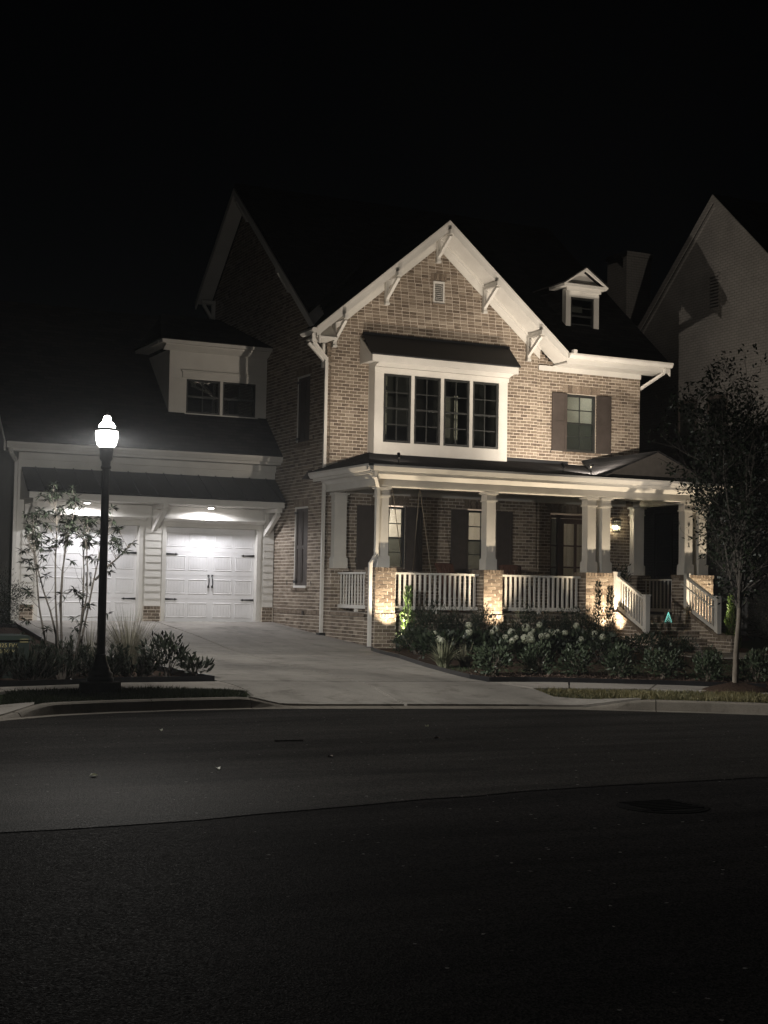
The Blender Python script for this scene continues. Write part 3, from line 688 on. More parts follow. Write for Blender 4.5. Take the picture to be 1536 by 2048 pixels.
# porch ---------------------------------------------------------------
MB().box(14.06, 23.25, 29.12, YF-.002, 1.07, 1.15).build('porch_floor', M['porch_floor'], H)
PIERS = [(14.02, 14.52, YP, YP+.5), (16.75, 17.25, YP, YP+.5), (19.51, 20.40, YP, YP+.5), (22.36, 23.25, YP, YP+.5)]
unit = {}
def brick_mesh(w, h, d):
    key = (round(w, 2), round(h, 2), round(d, 2))
    if key not in unit:
        unit[key] = MB().box(-key[0]/2, key[0]/2, 0, key[2], -key[1]/2, key[1]/2).mesh('brick', M['brick1'])
    return unit[key]
def pier(x0, x1, y0, y1, z0, z1, singles):
    g = .008
    pb = MB().box(x0+g, x1-g, y0+g, y1-g, z0, z1-.02).box(x0-.012, x1+.012, y0-.012, y1+.012, z0, 1.135)
    po = pb.build('porch_pier', M['mortar'], H)
    zc = z0; ci = 0
    def face(yf, xa, xb, za, zb):
        nonlocal ci
        z = za
        while z < zb-.04:
            h = min(CH, zb-z); ph = (ci % 2)*BL/2; x = xa-ph
            while x < xb-.01:
                a, c = max(x, xa), min(x+BL, xb)
                if c-a > .03:
                    if singles:
                        o = obj('brick', brick_mesh(c-a-MO, h-MO, .012), po)
                        o.location = ((a+c)/2, yf-.008+rng.uniform(-.002, .002), z+h/2)
                    else: stuff.box(a+MO/2, c-MO/2, yf-.008, yf+.004, z+MO/2, z+h-MO/2); stuff.r[-6:] = [rng.random()]*6
                x += BL
            z += h; ci += 1
    stuff = MB()
    face(y0-.012, x0-.012, x1+.012, z0, 1.04); face(y0+g, x0, x1, 1.14, z1-.085)
    # side faces (left and right), joined
    for sx, nx_ in ((x0, -1), (x1, 1)):
        z = z0; c2 = 0
        while z < z1-.1:
            off = .012 if z < 1.1 else -g
            y = y0-off-(c2 % 2)*BL/2
            while y < y1+off-.02:
                a, c = max(y, y0-off), min(y+BL, y1+off)
                if c-a > .03:
                    xf = sx+nx_*off
                    stuff.box(min(xf-nx_*.004, xf+nx_*.008), max(xf-nx_*.004, xf+nx_*.008), a+MO/2, c-MO/2, z+MO/2, z+CH-MO/2); stuff.r[-6:] = [rng.random()]*6
                y += BL
            z += CH; c2 += 1
    # rowlock cap and the band at floor level
    for zb, ex in ((z1-.082, .014), (1.045, .02)):
        n = round((x1-x0+2*ex)/.08); w_ = (x1-x0+2*ex)/n
        for i in range(n):
            stuff.box(x0-ex+i*w_+.006, x0-ex+(i+1)*w_-.006, y0-ex, y0+.1, zb, zb+.08); stuff.r[-6:] = [rng.random()*.8]*6
        n2 = round((y1-y0+2*ex)/.08); w2 = (y1-y0+2*ex)/n2
        for i in range(1, n2):
            stuff.box(x0-ex, x0+.1, y0-ex+i*w2+.006, y0-ex+(i+1)*w2-.006, zb, zb+.08); stuff.r[-6:] = [rng.random()*.8]*6
            stuff.box(x1-.1, x1+ex, y0-ex+i*w2+.006, y0-ex+(i+1)*w2-.006, zb, zb+.08); stuff.r[-6:] = [rng.random()*.8]*6
    stuff.build('brickwork', M['brick'], po, rnd=True, kind='stuff')
    return po
for i, (a, c, e, g_) in enumerate(PIERS): pier(a, c, e, g_, .25, 2.15, i < 3)
# half piers against the wall
for xa, xb in ((XC+.01, 14.52), (22.74, XR+.03)):
    MB().box(xa+.008, xb-.008, 31.46, YF-.01, .5, 2.13).build('porch_pier', M['mortar'], H)
    brickwork((xa, 31.458, 0), (1, 0, 0), (0, -1, 0), lambda z: (0, xb-xa), 1.15, 2.15, [], 'brick_face', H, seed=int(xa*7), solid=False)
    brickwork((xa+.004, YF-.01, 0), (0, -1, 0), (-1, 0, 0), lambda z: (0, .43), 1.15, 2.15, [], 'brick_face', H, seed=int(xa*9), solid=False)
# skirts
brickwork((14.06, YF-.01, 0), (0, -1, 0), (-1, 0, 0), lambda z: (0, YF-.01-29.51), .25, 1.04, [], 'porch_skirt', H, seed=31)
soldier((14.052, YF-.01, 0), (0, -1, 0), (-1, 0, 0), 0, YF-.01-29.53, 1.045, 1.14, H, 15, .014)
for xa, xb in ((14.54, 16.73), (17.27, 19.49), (20.42, 22.34)):
    brickwork((xa, 29.14, 0), (1, 0, 0), (0, -1, 0), lambda z: (0, xb-xa), .3, 1.04, [], 'porch_skirt', H, seed=int(xa*10))
    soldier((xa, 29.132, 0), (1, 0, 0), (0, -1, 0), 0, xb-xa, 1.045, 1.14, H, 16+int(xa), .014)
# columns
def column(cx, cy, w=.235, z0=2.15, z1=3.93, half=None):
    d = w if half is None else half
    b = MB(); y0, y1 = cy-d/2, cy+d/2
    b.box(cx-w/2, cx+w/2, y0, y1, z0+.26, z1-.22)
    o = b.build('porch_column', M['white'], H)
    e = .03
    MB().box(cx-w/2-e, cx+w/2+e, y0-e, y1+e, z0, z0+.245).build('column_base', M['white'], o)
    MB().box(cx-w/2-.014, cx+w/2+.014, y0-.014, y1+.014, z0+.246, z0+.262).build('column_base_moulding', M['white'], o)
    MB().box(cx-w/2-.028, cx+w/2+.028, y0-.028, y1+.028, z1-.222, z1-.19).build('column_neck', M['white'], o)
    MB().box(cx-w/2-.006, cx+w/2+.006, y0-.006, y1+.006, z1-.189, z1-.07).build('column_frieze', M['white'], o)
    c = MB(); k = .05
    c.prism([(cx-w/2-.008, y0-.008, z1-.069), (cx+w/2+.008, y0-.008, z1-.069), (cx+w/2+.008, y1+.008, z1-.069), (cx-w/2-.008, y1+.008, z1-.069)], (0, 0, .02))
    c.box(cx-w/2-k, cx+w/2+k, y0-k, y1+k, z1-.048, z1-.001)
    c.build('column_capital', M['white'], o)
    return o
C1 = column(14.27, 29.25); column(17.0, 29.25)
column(19.75, 29.25); column(20.16, 29.25)
C4 = column(22.59, 29.25); column(23.02, 29.25)
column(14.38, 31.77, .31, half=.2); column(22.95, 31.77, .31, half=.2)
# beam, soffit, gutter
b = MB(); b.box(14.05, 23.28, 29.10, 29.40, 3.94, 4.16); b.box(14.05, 14.35, 29.401, YF-.01, 3.941, 4.16); b.box(22.9, 23.2, 29.401, YF-.01, 3.941, 4.16); b.build('porch_beam', M['white'], H)
b = MB(); b.box(14.03, 23.3, 29.07, 29.099, 3.94, 3.975); b.box(14.02, 14.049, 29.07, YF-.02, 3.941, 3.975); b.build('beam_moulding', M['white'], H)
b = MB(); b.prism([(13.94, 29.098, 4.10), (13.94, 29.07, 4.10), (13.94, 28.95, 4.20), (13.94, 28.95, 4.225), (13.94, 29.098, 4.225)], (9.43, 0, 0)); b.build('crown_moulding', M['white'], H)
b = MB(); b.prism([(14.048, 29.1, 4.10), (14.02, 29.1, 4.10), (13.92, 29.1, 4.20), (13.92, 29.1, 4.225), (14.048, 29.1, 4.225)], (0, 2.75, 0)); b.build('crown_moulding', M['white'], H)
MB().box(13.76, 23.40, 28.70, YF-.02, 4.226, 4.25).build('porch_soffit', M['white'], H)
MB().box(14.36, 22.89, 29.41, YF-.015, 4.09, 4.12).build('porch_ceiling', M['white'], H)
MB().box(14.6, 19.9, YF-.045, YF-.012, 3.95, 4.088).build('frieze_board', M['white'], H)
MB().box(19.97, 22.7, YF2-.045, YF2-.012, 3.95, 4.088).build('frieze_board', M['white'], H)
b = MB(); b.box(13.76, 23.42, 28.66, 28.695, 4.17, 4.34); b.box(13.72, 13.755, 28.66, YF-.05, 4.17, 4.34); b.build('fascia', M['white'], H)
gp = [(0, 4.235), (0, 4.37), (-.125, 4.37), (-.125, 4.325), (-.07, 4.235)]
MB().prism([(13.60, 28.655+y, z) for y, z in gp], (9.85, 0, 0)).build('gutter', M['white'], H)
MB().prism([(13.715+y, 28.53, z) for y, z in gp], (0, 3.3, 0)).build('gutter', M['white'], H)
for x in [14.2+i*.75 for i in range(12)]: MB().box(x, x+.012, 28.531, 28.66, 4.368, 4.376).build('gutter_strap', M['white'], H)
# porch roof
pr = MB(); ze, zt = 4.385, 4.96
pr.slab([(13.60, 28.56, ze), (23.45, 28.56, ze), (23.45, YF-.005, zt), (15.2, YF-.005, zt)], .04)
pr.slab([(13.60, 28.56, ze), (15.2, YF-.005, zt), (13.60, YF-.005, ze)], .04)
pro = pr.build('porch_roof', M['shingle'], H)
MB().box(18.9, XSTEP-.01, YF-.03, YF-.008, 4.93, 5.04).build('flashing', M['awning'], H); MB().box(XSTEP, 20.9, YF2-.03, YF2-.008, 4.93, 5.04).build('flashing', M['awning'], H)
# portico gable
b = MB(); pz = 5.08
for s in (-1, 1):
    xe = 21.27+s*1.62
    b.slab([(21.27, 28.58, pz), (xe, 28.58, 4.42), (xe, 28.9, 4.42), (21.27, YF-.02, pz)], .03)
b.build('portico_roof', M['shingle'], H)
MB().prism([(19.75, 28.74, 4.40), (22.79, 28.74, 4.40), (21.27, 28.74, 5.02)], (0, .06, 0)).build('pediment', M['pedi'], H)
for s in (-1, 1):
    xe = 21.27+s*1.58
    MB().prism([(21.27, 28.62, pz-.03), (xe, 28.62, 4.40), (xe, 28.62, 4.375), (21.27-s*0, 28.62, pz-.16)], (0, .05, 0)).build('rake_board', M['pedi'], H)
# railings
def railing(p, q, n, bw=.021, parent=H):
    p, q = Vector(p), Vector(q); d = q-p
    b = MB(); b.beam(p+Vector((0, 0, 2.03)), q+Vector((0, 0, 2.03)), .085, .045); o = b.build('railing', M['white'], parent)
    MB().beam(p+Vector((0, 0, 1.265)), q+Vector((0, 0, 1.265)), .06, .08).build('bottom_rail', M['white'], o)
    me = MB().box(-bw, bw, -bw, bw, 1.306, 2.006).mesh('baluster', M['white'])
    for i in range(n):
        t = (i+.7)/(n+.4); s = obj('baluster', me, o); s.location = p+d*t
    mid = (p+q)/2
    MB().cbox((mid.x, mid.y, 1.187), (.07, .07, .072)).build('rail_foot', M['white'], o)
railing((14.53, 29.25, 0), (16.74, 29.25, 0), 17); railing((17.26, 29.25, 0), (19.50, 29.25, 0), 17)
railing((14.27, 29.52, 0), (14.27, 31.45, 0), 12, .014); railing((22.95, 29.52, 0), (22.95, 31.45, 0), 12, .015)
# front steps with brick cheek walls
st = MB(); so_ = None
for i in range(5):
    y1 = 28.95-.30*i; z1 = 1.15-.17*i
    if i: st.box(20.44, 22.32, y1-.001, y1+.30, .25, z1-.002*i)
so_ = st.build('front_steps', M['mortar'], H)
for i in range(5):
    yf = 29.12 if i == 0 else 28.95-.30*i
    z1 = 1.15-.17*i
    if i: soldier((20.44, yf-.004, 0), (1, 0, 0), (0, -1, 0), 0, 1.88, z1-.10, z1-.004, so_, 40+i, .012, name='step_nosing')
    brickwork((20.44, yf-.003 if i else 28.945, 0), (1, 0, 0), (0, -1, 0), lambda z: (0, 1.88), z1-.17, z1-.10, [], 'riser', so_, seed=50+i, solid=False)
for xa in (20.24, 22.30):
    prof = [(28.98, .25), (28.98, 1.22), (28.75, 1.22), (27.62, .70), (27.16, .70), (27.16, .25)]
    MB().prism([(xa+.01, y, z) for y, z in prof], (.20, 0, 0)).build('cheek_wall', M['mortar'], so_)
    def crow(z): return (0, 1.8) if z < .68 else ((0, max(.03, 1.36-(z-.70)/.52*1.13)) if z < 1.2 else None)
    brickwork((xa+.012, 28.96, 0), (0, -1, 0), (-1, 0, 0), crow, .27, 1.2, [], 'brick_face', so_, seed=int(60+xa), solid=False)
    brickwork((xa+.01, 27.158, 0), (1, 0, 0), (0, -1, 0), lambda z: (0, .20), .27, .70, [], 'brick_face', so_, seed=int(62+xa), solid=False)
    b = MB()
    for i in range(14):
        t0, t1 = i/14, (i+1)/14
        y_a, y_b = 28.75-1.13*t0-.006, 28.75-1.13*t1+.006; za, zb = 1.22-.52*t0, 1.22-.52*t1
        b.prism([(xa-.012, y_a, za+.03), (xa-.012, y_b, zb+.03), (xa-.012, y_b, zb-.04), (xa-.012, y_a, za-.04)], (.244, 0, 0)); b.r[-6:] = [rng.random()*.8]*6
    for i in range(6):
        ya = 27.62-.08*i; b.box(xa-.012, xa+.232, ya-.074, ya, .66, .735); b.r[-6:] = [rng.random()*.8]*6
    b.build('cheek_cap', M['brick'], so_, rnd=True, kind='stuff')
def stair_rail(x, extra):
    b = MB(); b.box(x-.055, x+.055, 28.86, 28.97, 1.15, 2.15); o = b.build('stair_railing', M['white'], H)
    MB().box(x-.07, x+.07, 28.845, 28.985, 2.151, 2.18).build('newel_cap', M['white'], o)
    MB().box(x-.06, x+.06, 27.69, 27.81, .70, 1.62).build('newel_post', M['white'], o)
    MB().box(x-.075, x+.075, 27.675, 27.825, 1.621, 1.655).build('newel_cap', M['white'], o)
    MB().beam((x, 28.87, 2.06), (x, 27.80, 1.55), .08, .05).build('hand_rail', M['white'], o)
    MB().beam((x, 28.87, 1.36), (x, 27.80, .85), .05, .08).build('bottom_rail', M['white'], o)
    for i in range(9):
        y = 28.78-.105*i; z = 1.36-.51*(28.87-y)/1.07
        MB().box(x-.018, x+.018, y-.018, y+.018, z+.03, z+.68).build('baluster', M['white'], o)
    if extra: MB().tube([(x-.11, 29.0, 1.92), (x-.11, 28.9, 1.90), (x-.11, 27.85, 1.40), (x-.06, 27.8, 1.38)], .02, 8).build('grab_rail', M['white'], o)
stair_rail(20.33, False); stair_rail(22.38, True)
# front door with sidelights
dr = MB(); y = YF2+.06
dr.box(20.42, 20.47, y, y+.08, 1.16, 3.66); dr.box(21.99, 22.04, y, y+.08, 1.16, 3.66); dr.box(20.471, 21.989, y, y+.08, 3.58, 3.66)
dr.box(20.66, 20.74, y, y+.08, 1.16, 3.579); dr.box(21.72, 21.80, y, y+.08, 1.16, 3.579)
do_ = dr.build('front_door', M['doorwood'], H)
b = MB(); b.box(20.75, 20.86, y+.02, y+.07, 1.17, 3.57); b.box(21.60, 21.71, y+.02, y+.07, 1.17, 3.57); b.box(20.861, 21.599, y+.02, y+.07, 3.44, 3.57); b.box(20.861, 21.599, y+.02, y+.07, 1.17, 1.75)
b.box(21.20, 21.26, y+.021, y+.069, 1.751, 3.439); [b.box(20.861, 21.199, y+.022, y+.068, z, z+.04) for z in (2.3, 2.85)]; [b.box(21.261, 21.599, y+.022, y+.068, z, z+.04) for z in (2.3, 2.85)]
dl = b.build('door_leaf', M['doorwood'], do_)
for xa, xb in ((20.862, 21.198), (21.262, 21.598)):
    for za, zb in ((1.752, 2.298), (2.342, 2.848), (2.892, 3.438)): MB().box(xa, xb, y+.04, y+.046, za, zb).build('pane', M['glass'], dl)
MB().tube([(21.55, y-.02, 2.1), (21.55, y-.05, 2.15), (21.55, y-.05, 2.4), (21.55, y-.02, 2.45)], .012, 6).build('door_handle', M['black'], do_)
for xa, xb in ((20.472, 20.658), (21.802, 21.988)):
    for za, zb in ((1.2, 1.74), (1.78, 2.29), (2.33, 2.84), (2.88, 3.56)): MB().box(xa, xb, y+.04, y+.046, za, zb).build('sidelight_pane', M['screen'], do_)
    MB().box(xa, xb, y+.03, y+.06, 1.741, 1.779).build('sidelight_bar', M['doorwood'], do_); MB().box(xa, xb, y+.03, y+.06, 2.291, 2.329).build('sidelight_bar', M['doorwood'], do_); MB().box(xa, xb, y+.03, y+.06, 2.841, 2.879).build('sidelight_bar', M['doorwood'], do_)
rm = room(20.1, 22.7, YF2+.25, 36, 1.15, 4.0, H, M['room'])
light('room_lamp', 'POINT', (21.4, 35.0, 3.6), 9, (1, .85, .72), rm, size=.15)
# front-left porch downspout, boot
ds2 = downspout([(13.80, 28.62, 4.25), (13.82, 28.66, 4.12), (14.08, 29.05, 3.92), (14.085, 29.10, 2.42), (13.93, 29.06, 2.22), (13.93, 29.06, .42)])
MB().box(13.86, 14.0, 28.98, 29.14, .34, .42).build('drain_boot', M['black'], ds2)
# closed shutters on the left wall
for z0, z1 in ((1.70, 3.63), (5.22, 6.86)):
    b = MB(); b.box(XC+.04, XC+.07, 32.88, 33.60, z0+.03, z1-.02); o = b.build('shutter', M['shutter'], H)
    b = MB()
    for ya in (32.88, 33.20, 33.245, 33.53): b.box(XC+.015, XC+.039, ya, ya+.07, z0+.03, z1-.02)
    zm = z0+(z1-z0)*.5
    for za, zb in ((z0+.031, z0+.10), (zm-.04, zm+.04), (z1-.09, z1-.021)):
        for ya in (32.951, 33.316): b.box(XC+.016, XC+.038, ya, ya+.213 if ya > 33 else ya+.248, za, zb)
    b.build('shutter_rail', M['shutter'], o)
    MB().box(XC-.02, XC+.06, 32.84, 33.62, z1-.018, z1+.02).build('window_head', M['white'], o)
    MB().box(XC-.03, XC+.06, 32.84, 33.62, z0-.03, z0+.028).build('window_sill', M['white'] if z0 < 3 else M['brick1'], o)
    MB().box(XC-.006, XC+.06, 33.602, 33.64, z0+.03, z1-.02).build('window_jamb', M['white'], o)
    for zz in (z0+.12, z1-.12): MB().box(XC-.02, XC+.014, 33.50, 33.66, zz-.03, zz+.03).build('hinge', M['black'], o)
    shutter_dog((XC, 34.02, z0+.1), H, 'y'); shutter_dog((XC, 32.52, z0+.08), H, 'y')
b = MB(); b.prism([(XC-.002, 32.62, 4.32), (XC-.002, 32.86, 4.32), (XC-.002, 32.86, 4.36), (XC-.16, 32.74, 4.33), (XC-.16, 32.70, 4.33)][:3], (0, 0, 0.001))
b = MB(); b.prism([(XC-.004, 32.64, 4.52), (XC-.004, 32.64, 4.30), (XC-.17, 32.64, 4.30)], (0, .22, 0)); b.build('dryer_vent', M['shutter'], H)
MB().box(XC-.06, XC-.004, 32.9, 32.99, 1.02, 1.12).build('hose_bib', M['shutter'], H)

# garage wing ---------------------------------------------------------
GL = 7.5
b = MB()
b.box(GL, 14.02, YG, YG+.12, 3.30, 4.78); b.box(GL, 7.96, YG, YG+.12, .7, 3.299); b.box(10.58, 11.08, YG, YG+.12, .7, 3.299); b.box(13.64, 14.02, YG, YG+.12, .7, 3.299)
b.box(7.961, 10.579, YG, YG+.12, 3.14, 3.299); b.box(11.081, 13.639, YG, YG+.12, 3.14, 3.299)
b.box(GL, GL+.12, YG+.121, 43, .6, 4.78)
gw = b.build('garage_wall', M['white'], H)
MB().box(GL, GL+.14, YG-.012, YG-.001, .7, 4.78).build('corner_board', M['white'], gw)
MB().prism([(GL+.002, YG+.13, 4.78), (GL+.002, 43, 4.78), (GL+.002, 39.1, 8.6)], (.1, 0, 0)).build('garage_gable_wall', M['white'], gw)
# siding boards and brick feet
for xa, xb in ((7.64, 7.93), (10.64, 11.04), (13.73, 14.01)):
    for i in range(11):
        z = 1.17+.178*i; zt = min(z+.19, 3.12)
        MB().prism([(xa, YG-.032, z), (xa, YG-.002, z), (xa, YG-.002, zt), (xa, YG-.012, zt)], (xb-xa, 0, 0)).build('siding_board', M['white'], gw)
    MB().box(xa-.02, xb-.002+(.02 if xb < 14 else 0), YG-.06, YG-.002, .70, 1.16).build('brick_foot', M['mortar'], gw)
    brickwork((xa-.02, YG-.062, 0), (1, 0, 0), (0, -1, 0), lambda z: (0, xb-xa+(.02 if xb < 14 else 0)), .76, 1.075, [], 'brick_face', gw, seed=int(70+xa), solid=False)
    soldier((xa-.02, YG-.064, 0), (1, 0, 0), (0, -1, 0), 0, xb-xa+(.02 if xb < 14 else 0), 1.078, 1.17, gw, 80+int(xa), .016)
def garage_door(x0, x1, flip):
    z0, z1 = .785, 3.12; y = YG+.15
    b = MB(); b.box(x0, x1, y, y+.05, z0, z1); o = b.build('garage_door', M['door_white'], H)
    # frame
    f = MB(); f.box(x0-.10, x0-.001, YG-.03, YG+.2, .775, 3.20); f.box(x1+.001, x1+.10, YG-.03, YG+.2, .775, 3.20); f.box(x0-.10, x1+.10, YG-.031, YG+.2, 3.121, 3.26)
    f.build('door_frame', M['white'], o)
    MB().prism([(x0-.13, YG-.031, 3.24), (x0-.13, YG-.06, 3.24), (x0-.13, YG-.27, 3.31), (x0-.13, YG-.27, 3.35), (x0-.13, YG-.031, 3.35)], (x1-x0+.26, 0, 0)).build('door_crown', M['white'], o)
    W = x1-x0; hz = (z1-z0)/4
    cols = [(.03, .235), (.27, .475), (.545, .745), (.785, .975)]
    for r_ in range(4):
        za = z0+hz*r_
        MB().box(x0+.002, x1-.002, y-.004, y-.0005, za+hz-.012, za+hz-.004).build('section_seam', M['door_white'], o)
        for ca, cb in cols:
            xa, xb = x0+W*ca, x0+W*cb; pa, pb = za+.10, za+hz-.11
            p = MB(); t = .032
            p.prism([(xa, y-.001, pb), (xa, y-.010, pb-t*.5), (xa, y-.001, pb-t)], (xb-xa, 0, 0)); p.prism([(xa, y-.001, pa+t), (xa, y-.010, pa+t*.5), (xa, y-.001, pa)], (xb-xa, 0, 0)); p.prism([(xa, y-.001, pa+t), (xa+t*.5, y-.0095, pa+t), (xa+t, y-.001, pa+t)], (0, 0, pb-pa-2*t)); p.prism([(xb-t, y-.001, pa+t), (xb-t*.5, y-.0095, pa+t), (xb, y-.001, pa+t)], (0, 0, pb-pa-2*t))
            n = 5; w_ = (xb-xa-2*t-.03)/n
            for i in range(n): p.box(xa+t+.015+i*w_+.003, xa+t+.015+(i+1)*w_-.003, y-.005, y-.001, pa+t+.015, pb-t-.015)
            p.build('door_panel', M['door_white'], o)
    for zz in (z0+hz-.03, z0+3*hz-.08):
        for s, xe in ((1, x0+.01), (-1, x1-.01)):
            h = MB(); L = .36
            pts = [(xe, zz-.028), (xe+s*L*.78, zz-.012), (xe+s*L*.78, zz-.03), (xe+s*L, zz), (xe+s*L*.78, zz+.03), (xe+s*L*.78, zz+.012), (xe, zz+.028)]
            h.prism([(px, y-.022, pz_) for px, pz_ in pts], (0, .014, 0)); h.build('strap_hinge', M['black'], o)
    xm = x0+W*.51
    for dx in (-.05, .05):
        h = MB(); h.tube([(xm+dx, y-.02, 1.66), (xm+dx, y-.06, 1.72), (xm+dx*.9, y-.06, 1.86), (xm+dx, y-.02, 1.93)], .014, 6)
        h.cbox((xm+dx, y-.014, 1.93), (.045, .02, .06)); h.cbox((xm+dx, y-.014, 1.66), (.045, .02, .06)); h.build('door_handle', M['black'], o)
garage_door(8.05, 10.48, 0); garage_door(11.17, 13.56, 1)
# awning
aw = MB(); aw.slab([(7.50, 33.85, 3.80), (13.86, 33.85, 3.80), (14.02, YG-.002, 4.42), (7.58, YG-.002, 4.42)], .03); awo = aw.build('awning', M['awning'], H)
for i in range(14):
    x = 7.9+i*.45; MB().prism([(x, 33.85, 3.80), (x+.02, 33.85, 3.80), (x+.02, YG-.01, 4.418), (x, YG-.01, 4.418)], (0, 0, .028)).build('standing_seam', M['awning'], awo)
MB().box(7.54, 13.84, 33.86, 33.90, 3.63, 3.77).build('fascia', M['white'], awo)
for i in range(9):
    ya = 33.902+i*.118; MB().box(7.56, 13.82, ya, ya+.112, 3.64, 3.655).build('soffit_board', M['white'], awo)
for xs_ in (7.56, 13.80): MB().prism([(xs_, 33.91, 3.66), (xs_, YG-.01, 3.66), (xs_, YG-.01, 4.37), (xs_, 33.91, 3.77)], (.03, 0, 0)).build('awning_cheek', M['white'], awo)
for x in (7.72, 10.84, 13.78):
    b = MB(); b.box(x-.06, x+.06, 34.0, YG-.013, 3.53, 3.638); b.box(x-.058, x+.058, YG-.13, YG-.033, 2.98, 3.529); b.beam((x, 34.1, 3.50), (x, YG-.10, 3.05), .11, .10, (1, 0, 0)); b.build('bracket', M['white'], awo)
# garage eave and roof
MB().box(7.18, 14.02, 34.62, YG-.002, 4.76, 4.79).build('soffit', M['white'], H)
MB().box(7.18, 14.02, 34.585, 34.62, 4.76, 4.93).build('fascia', M['white'], H)
MB().prism([(7.12, 34.58, 4.82), (7.12, 34.58, 4.96), (7.12, 34.46, 4.96), (7.12, 34.46, 4.91), (7.12, 34.51, 4.82)], (6.9, 0, 0)).build('gutter', M['white'], H)
MB().box(GL, 14.02, YG-.05, YG-.002, 4.60, 4.755).build('frieze_board', M['white'], H)
rf = MB(); rf.slab([(7.1, 34.5, 4.98), (14.03, 34.5, 4.98), (14.03, 39.1, 9.1), (7.1, 39.1, 9.1)], .1); rf.slab([(7.1, 39.1, 9.1), (14.03, 39.1, 9.1), (14.03, 43.4, 5.1), (7.1, 43.4, 5.1)], .1); rf.build('roof', M['shingle'], H)
MB().prism([(7.06, 34.5, 4.96), (7.06, 39.1, 9.08), (7.06, 39.1, 8.86), (7.06, 34.5, 4.74)], (.035, 0, 0)).build('rake_board', M['white'], H)
ds3 = downspout([(7.2, 34.5, 4.84), (7.25, 34.6, 4.72), (7.44, 34.93, 4.55), (7.45, 34.93, .80)])
# garage dormer
YGD = 35.7
b = MB(); b.box(11.38, 14.02, YGD, YGD+.06, 5.72, 6.06); b.box(11.38, 14.02, YGD, YGD+.06, 6.93, 7.66); b.box(11.38, 11.84, YGD, YGD+.06, 6.061, 6.929); b.box(13.72, 14.02, YGD, YGD+.06, 6.061, 6.929); b.box(12.75, 12.82, YGD, YGD+.06, 6.061, 6.929)
b.box(11.381, 11.44, YGD+.061, 39.0, 5.7, 7.66)
gd = b.build('garage_dormer', M['white'], H)
window(11.84, 12.75, 6.06, 6.93, YGD+.015, gd, nx=2, nz=2, trim=.045, lower_screen=False); window(12.82, 13.72, 6.06, 6.93, YGD+.015, gd, nx=2, nz=2, trim=.045, lower_screen=False)
MB().box(11.72, 13.86, YGD-.04, YGD-.002, 6.96, 7.11).build('window_head', M['white'], gd); MB().box(11.69, 13.89, YGD-.07, YGD-.002, 7.111, 7.15).build('window_head_cap', M['white'], gd)
MB().box(11.80, 13.78, YGD-.03, YGD-.002, 6.0, 6.055).build('window_sill', M['white'], gd)
MB().prism([(11.2, YGD-.002, 7.62), (11.2, YGD-.04, 7.62), (11.2, YGD-.25, 7.73), (11.2, YGD-.25, 7.76), (11.2, YGD-.002, 7.76)], (2.82, 0, 0)).build('crown_moulding', M['white'], gd)
MB().box(11.08, 14.03, YGD-.33, YGD-.02, 7.765, 7.85).build('cornice', M['white'], gd); MB().box(11.06, 11.4, YGD-.019, 39, 7.765, 7.85).build('cornice', M['white'], gd)
rf = MB(); rf.slab([(11.02, YGD-.37, 7.87), (14.03, YGD-.37, 7.87), (14.03, 39.5, 9.25), (12.3, 39.5, 9.25)], .02); rf.slab([(11.02, YGD-.37, 7.87), (12.3, 39.5, 9.25), (11.02, 40, 7.87)], .02); rf.build('dormer_roof', M['shingle'], gd)
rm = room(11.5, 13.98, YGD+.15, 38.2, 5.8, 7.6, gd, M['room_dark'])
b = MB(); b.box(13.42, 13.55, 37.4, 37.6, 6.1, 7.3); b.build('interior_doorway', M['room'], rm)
light('room_lamp', 'POINT', (13.2, 37.0, 6.5), .5, (1, .7, .55), rm, size=.1)

# ------------------------------------------------------------------ fixtures with their lamps
WARM = (1, .82, .59)
# garage soffit downlights
for x, lab in ((9.05, 'lit white soffit light over the left garage door'), (12.15, 'lit white soffit light over the right garage door')):
    t = thing('soffit_light', lab, 'light', (x, 34.50, 3.62), 'garage soffit lights')
    MB().lathe((x, 34.50, 3.585), [(.085, .055), (.095, .04), (.09, .012)], 20).build('trim_ring', M['white'], t)
    MB().lathe((x, 34.50, 3.578), [(.07, .018), (.072, .005), (.05, 0)], 20).build('lens', emis('soffit_lens', (1, .98, .97), 12), t)
    light('downlight', 'SPOT', (x, 34.50, 3.56), 215, (.96, .955, 1.0), t, (x, 34.56, 0), .06, 172, .25)
def uplight(x, y, z, tx, ty, tz, energy, spot, label, group, lean=.10, colr=WARM, blend=1.0):
    t = thing('uplight', label, 'uplight', (x, y, z), group)
    d = (Vector((tx, ty, tz))-Vector((x, y, z+.1))).normalized(); c = Vector((x, y, z+.13))
    MB().tube([(x, y, z-.12), (x, y, z+.05)], .012, 6).build('stake', M['black'], t)
    MB().tube([c-d*.07, c-d*.05, c+d*.05, c+d*.07], [.022, .034, .036, .038], 10, caps=False).build('housing', M['black'], t)
    MB().tube([c+d*.045, c+d*.047], .030, 10).build('lens', emis('uplight_lens', (1, .85, .62), 6), t)
    light('beam', 'SPOT', c+d*.075, energy, colr, t, (tx, ty, tz), .02, spot, blend)
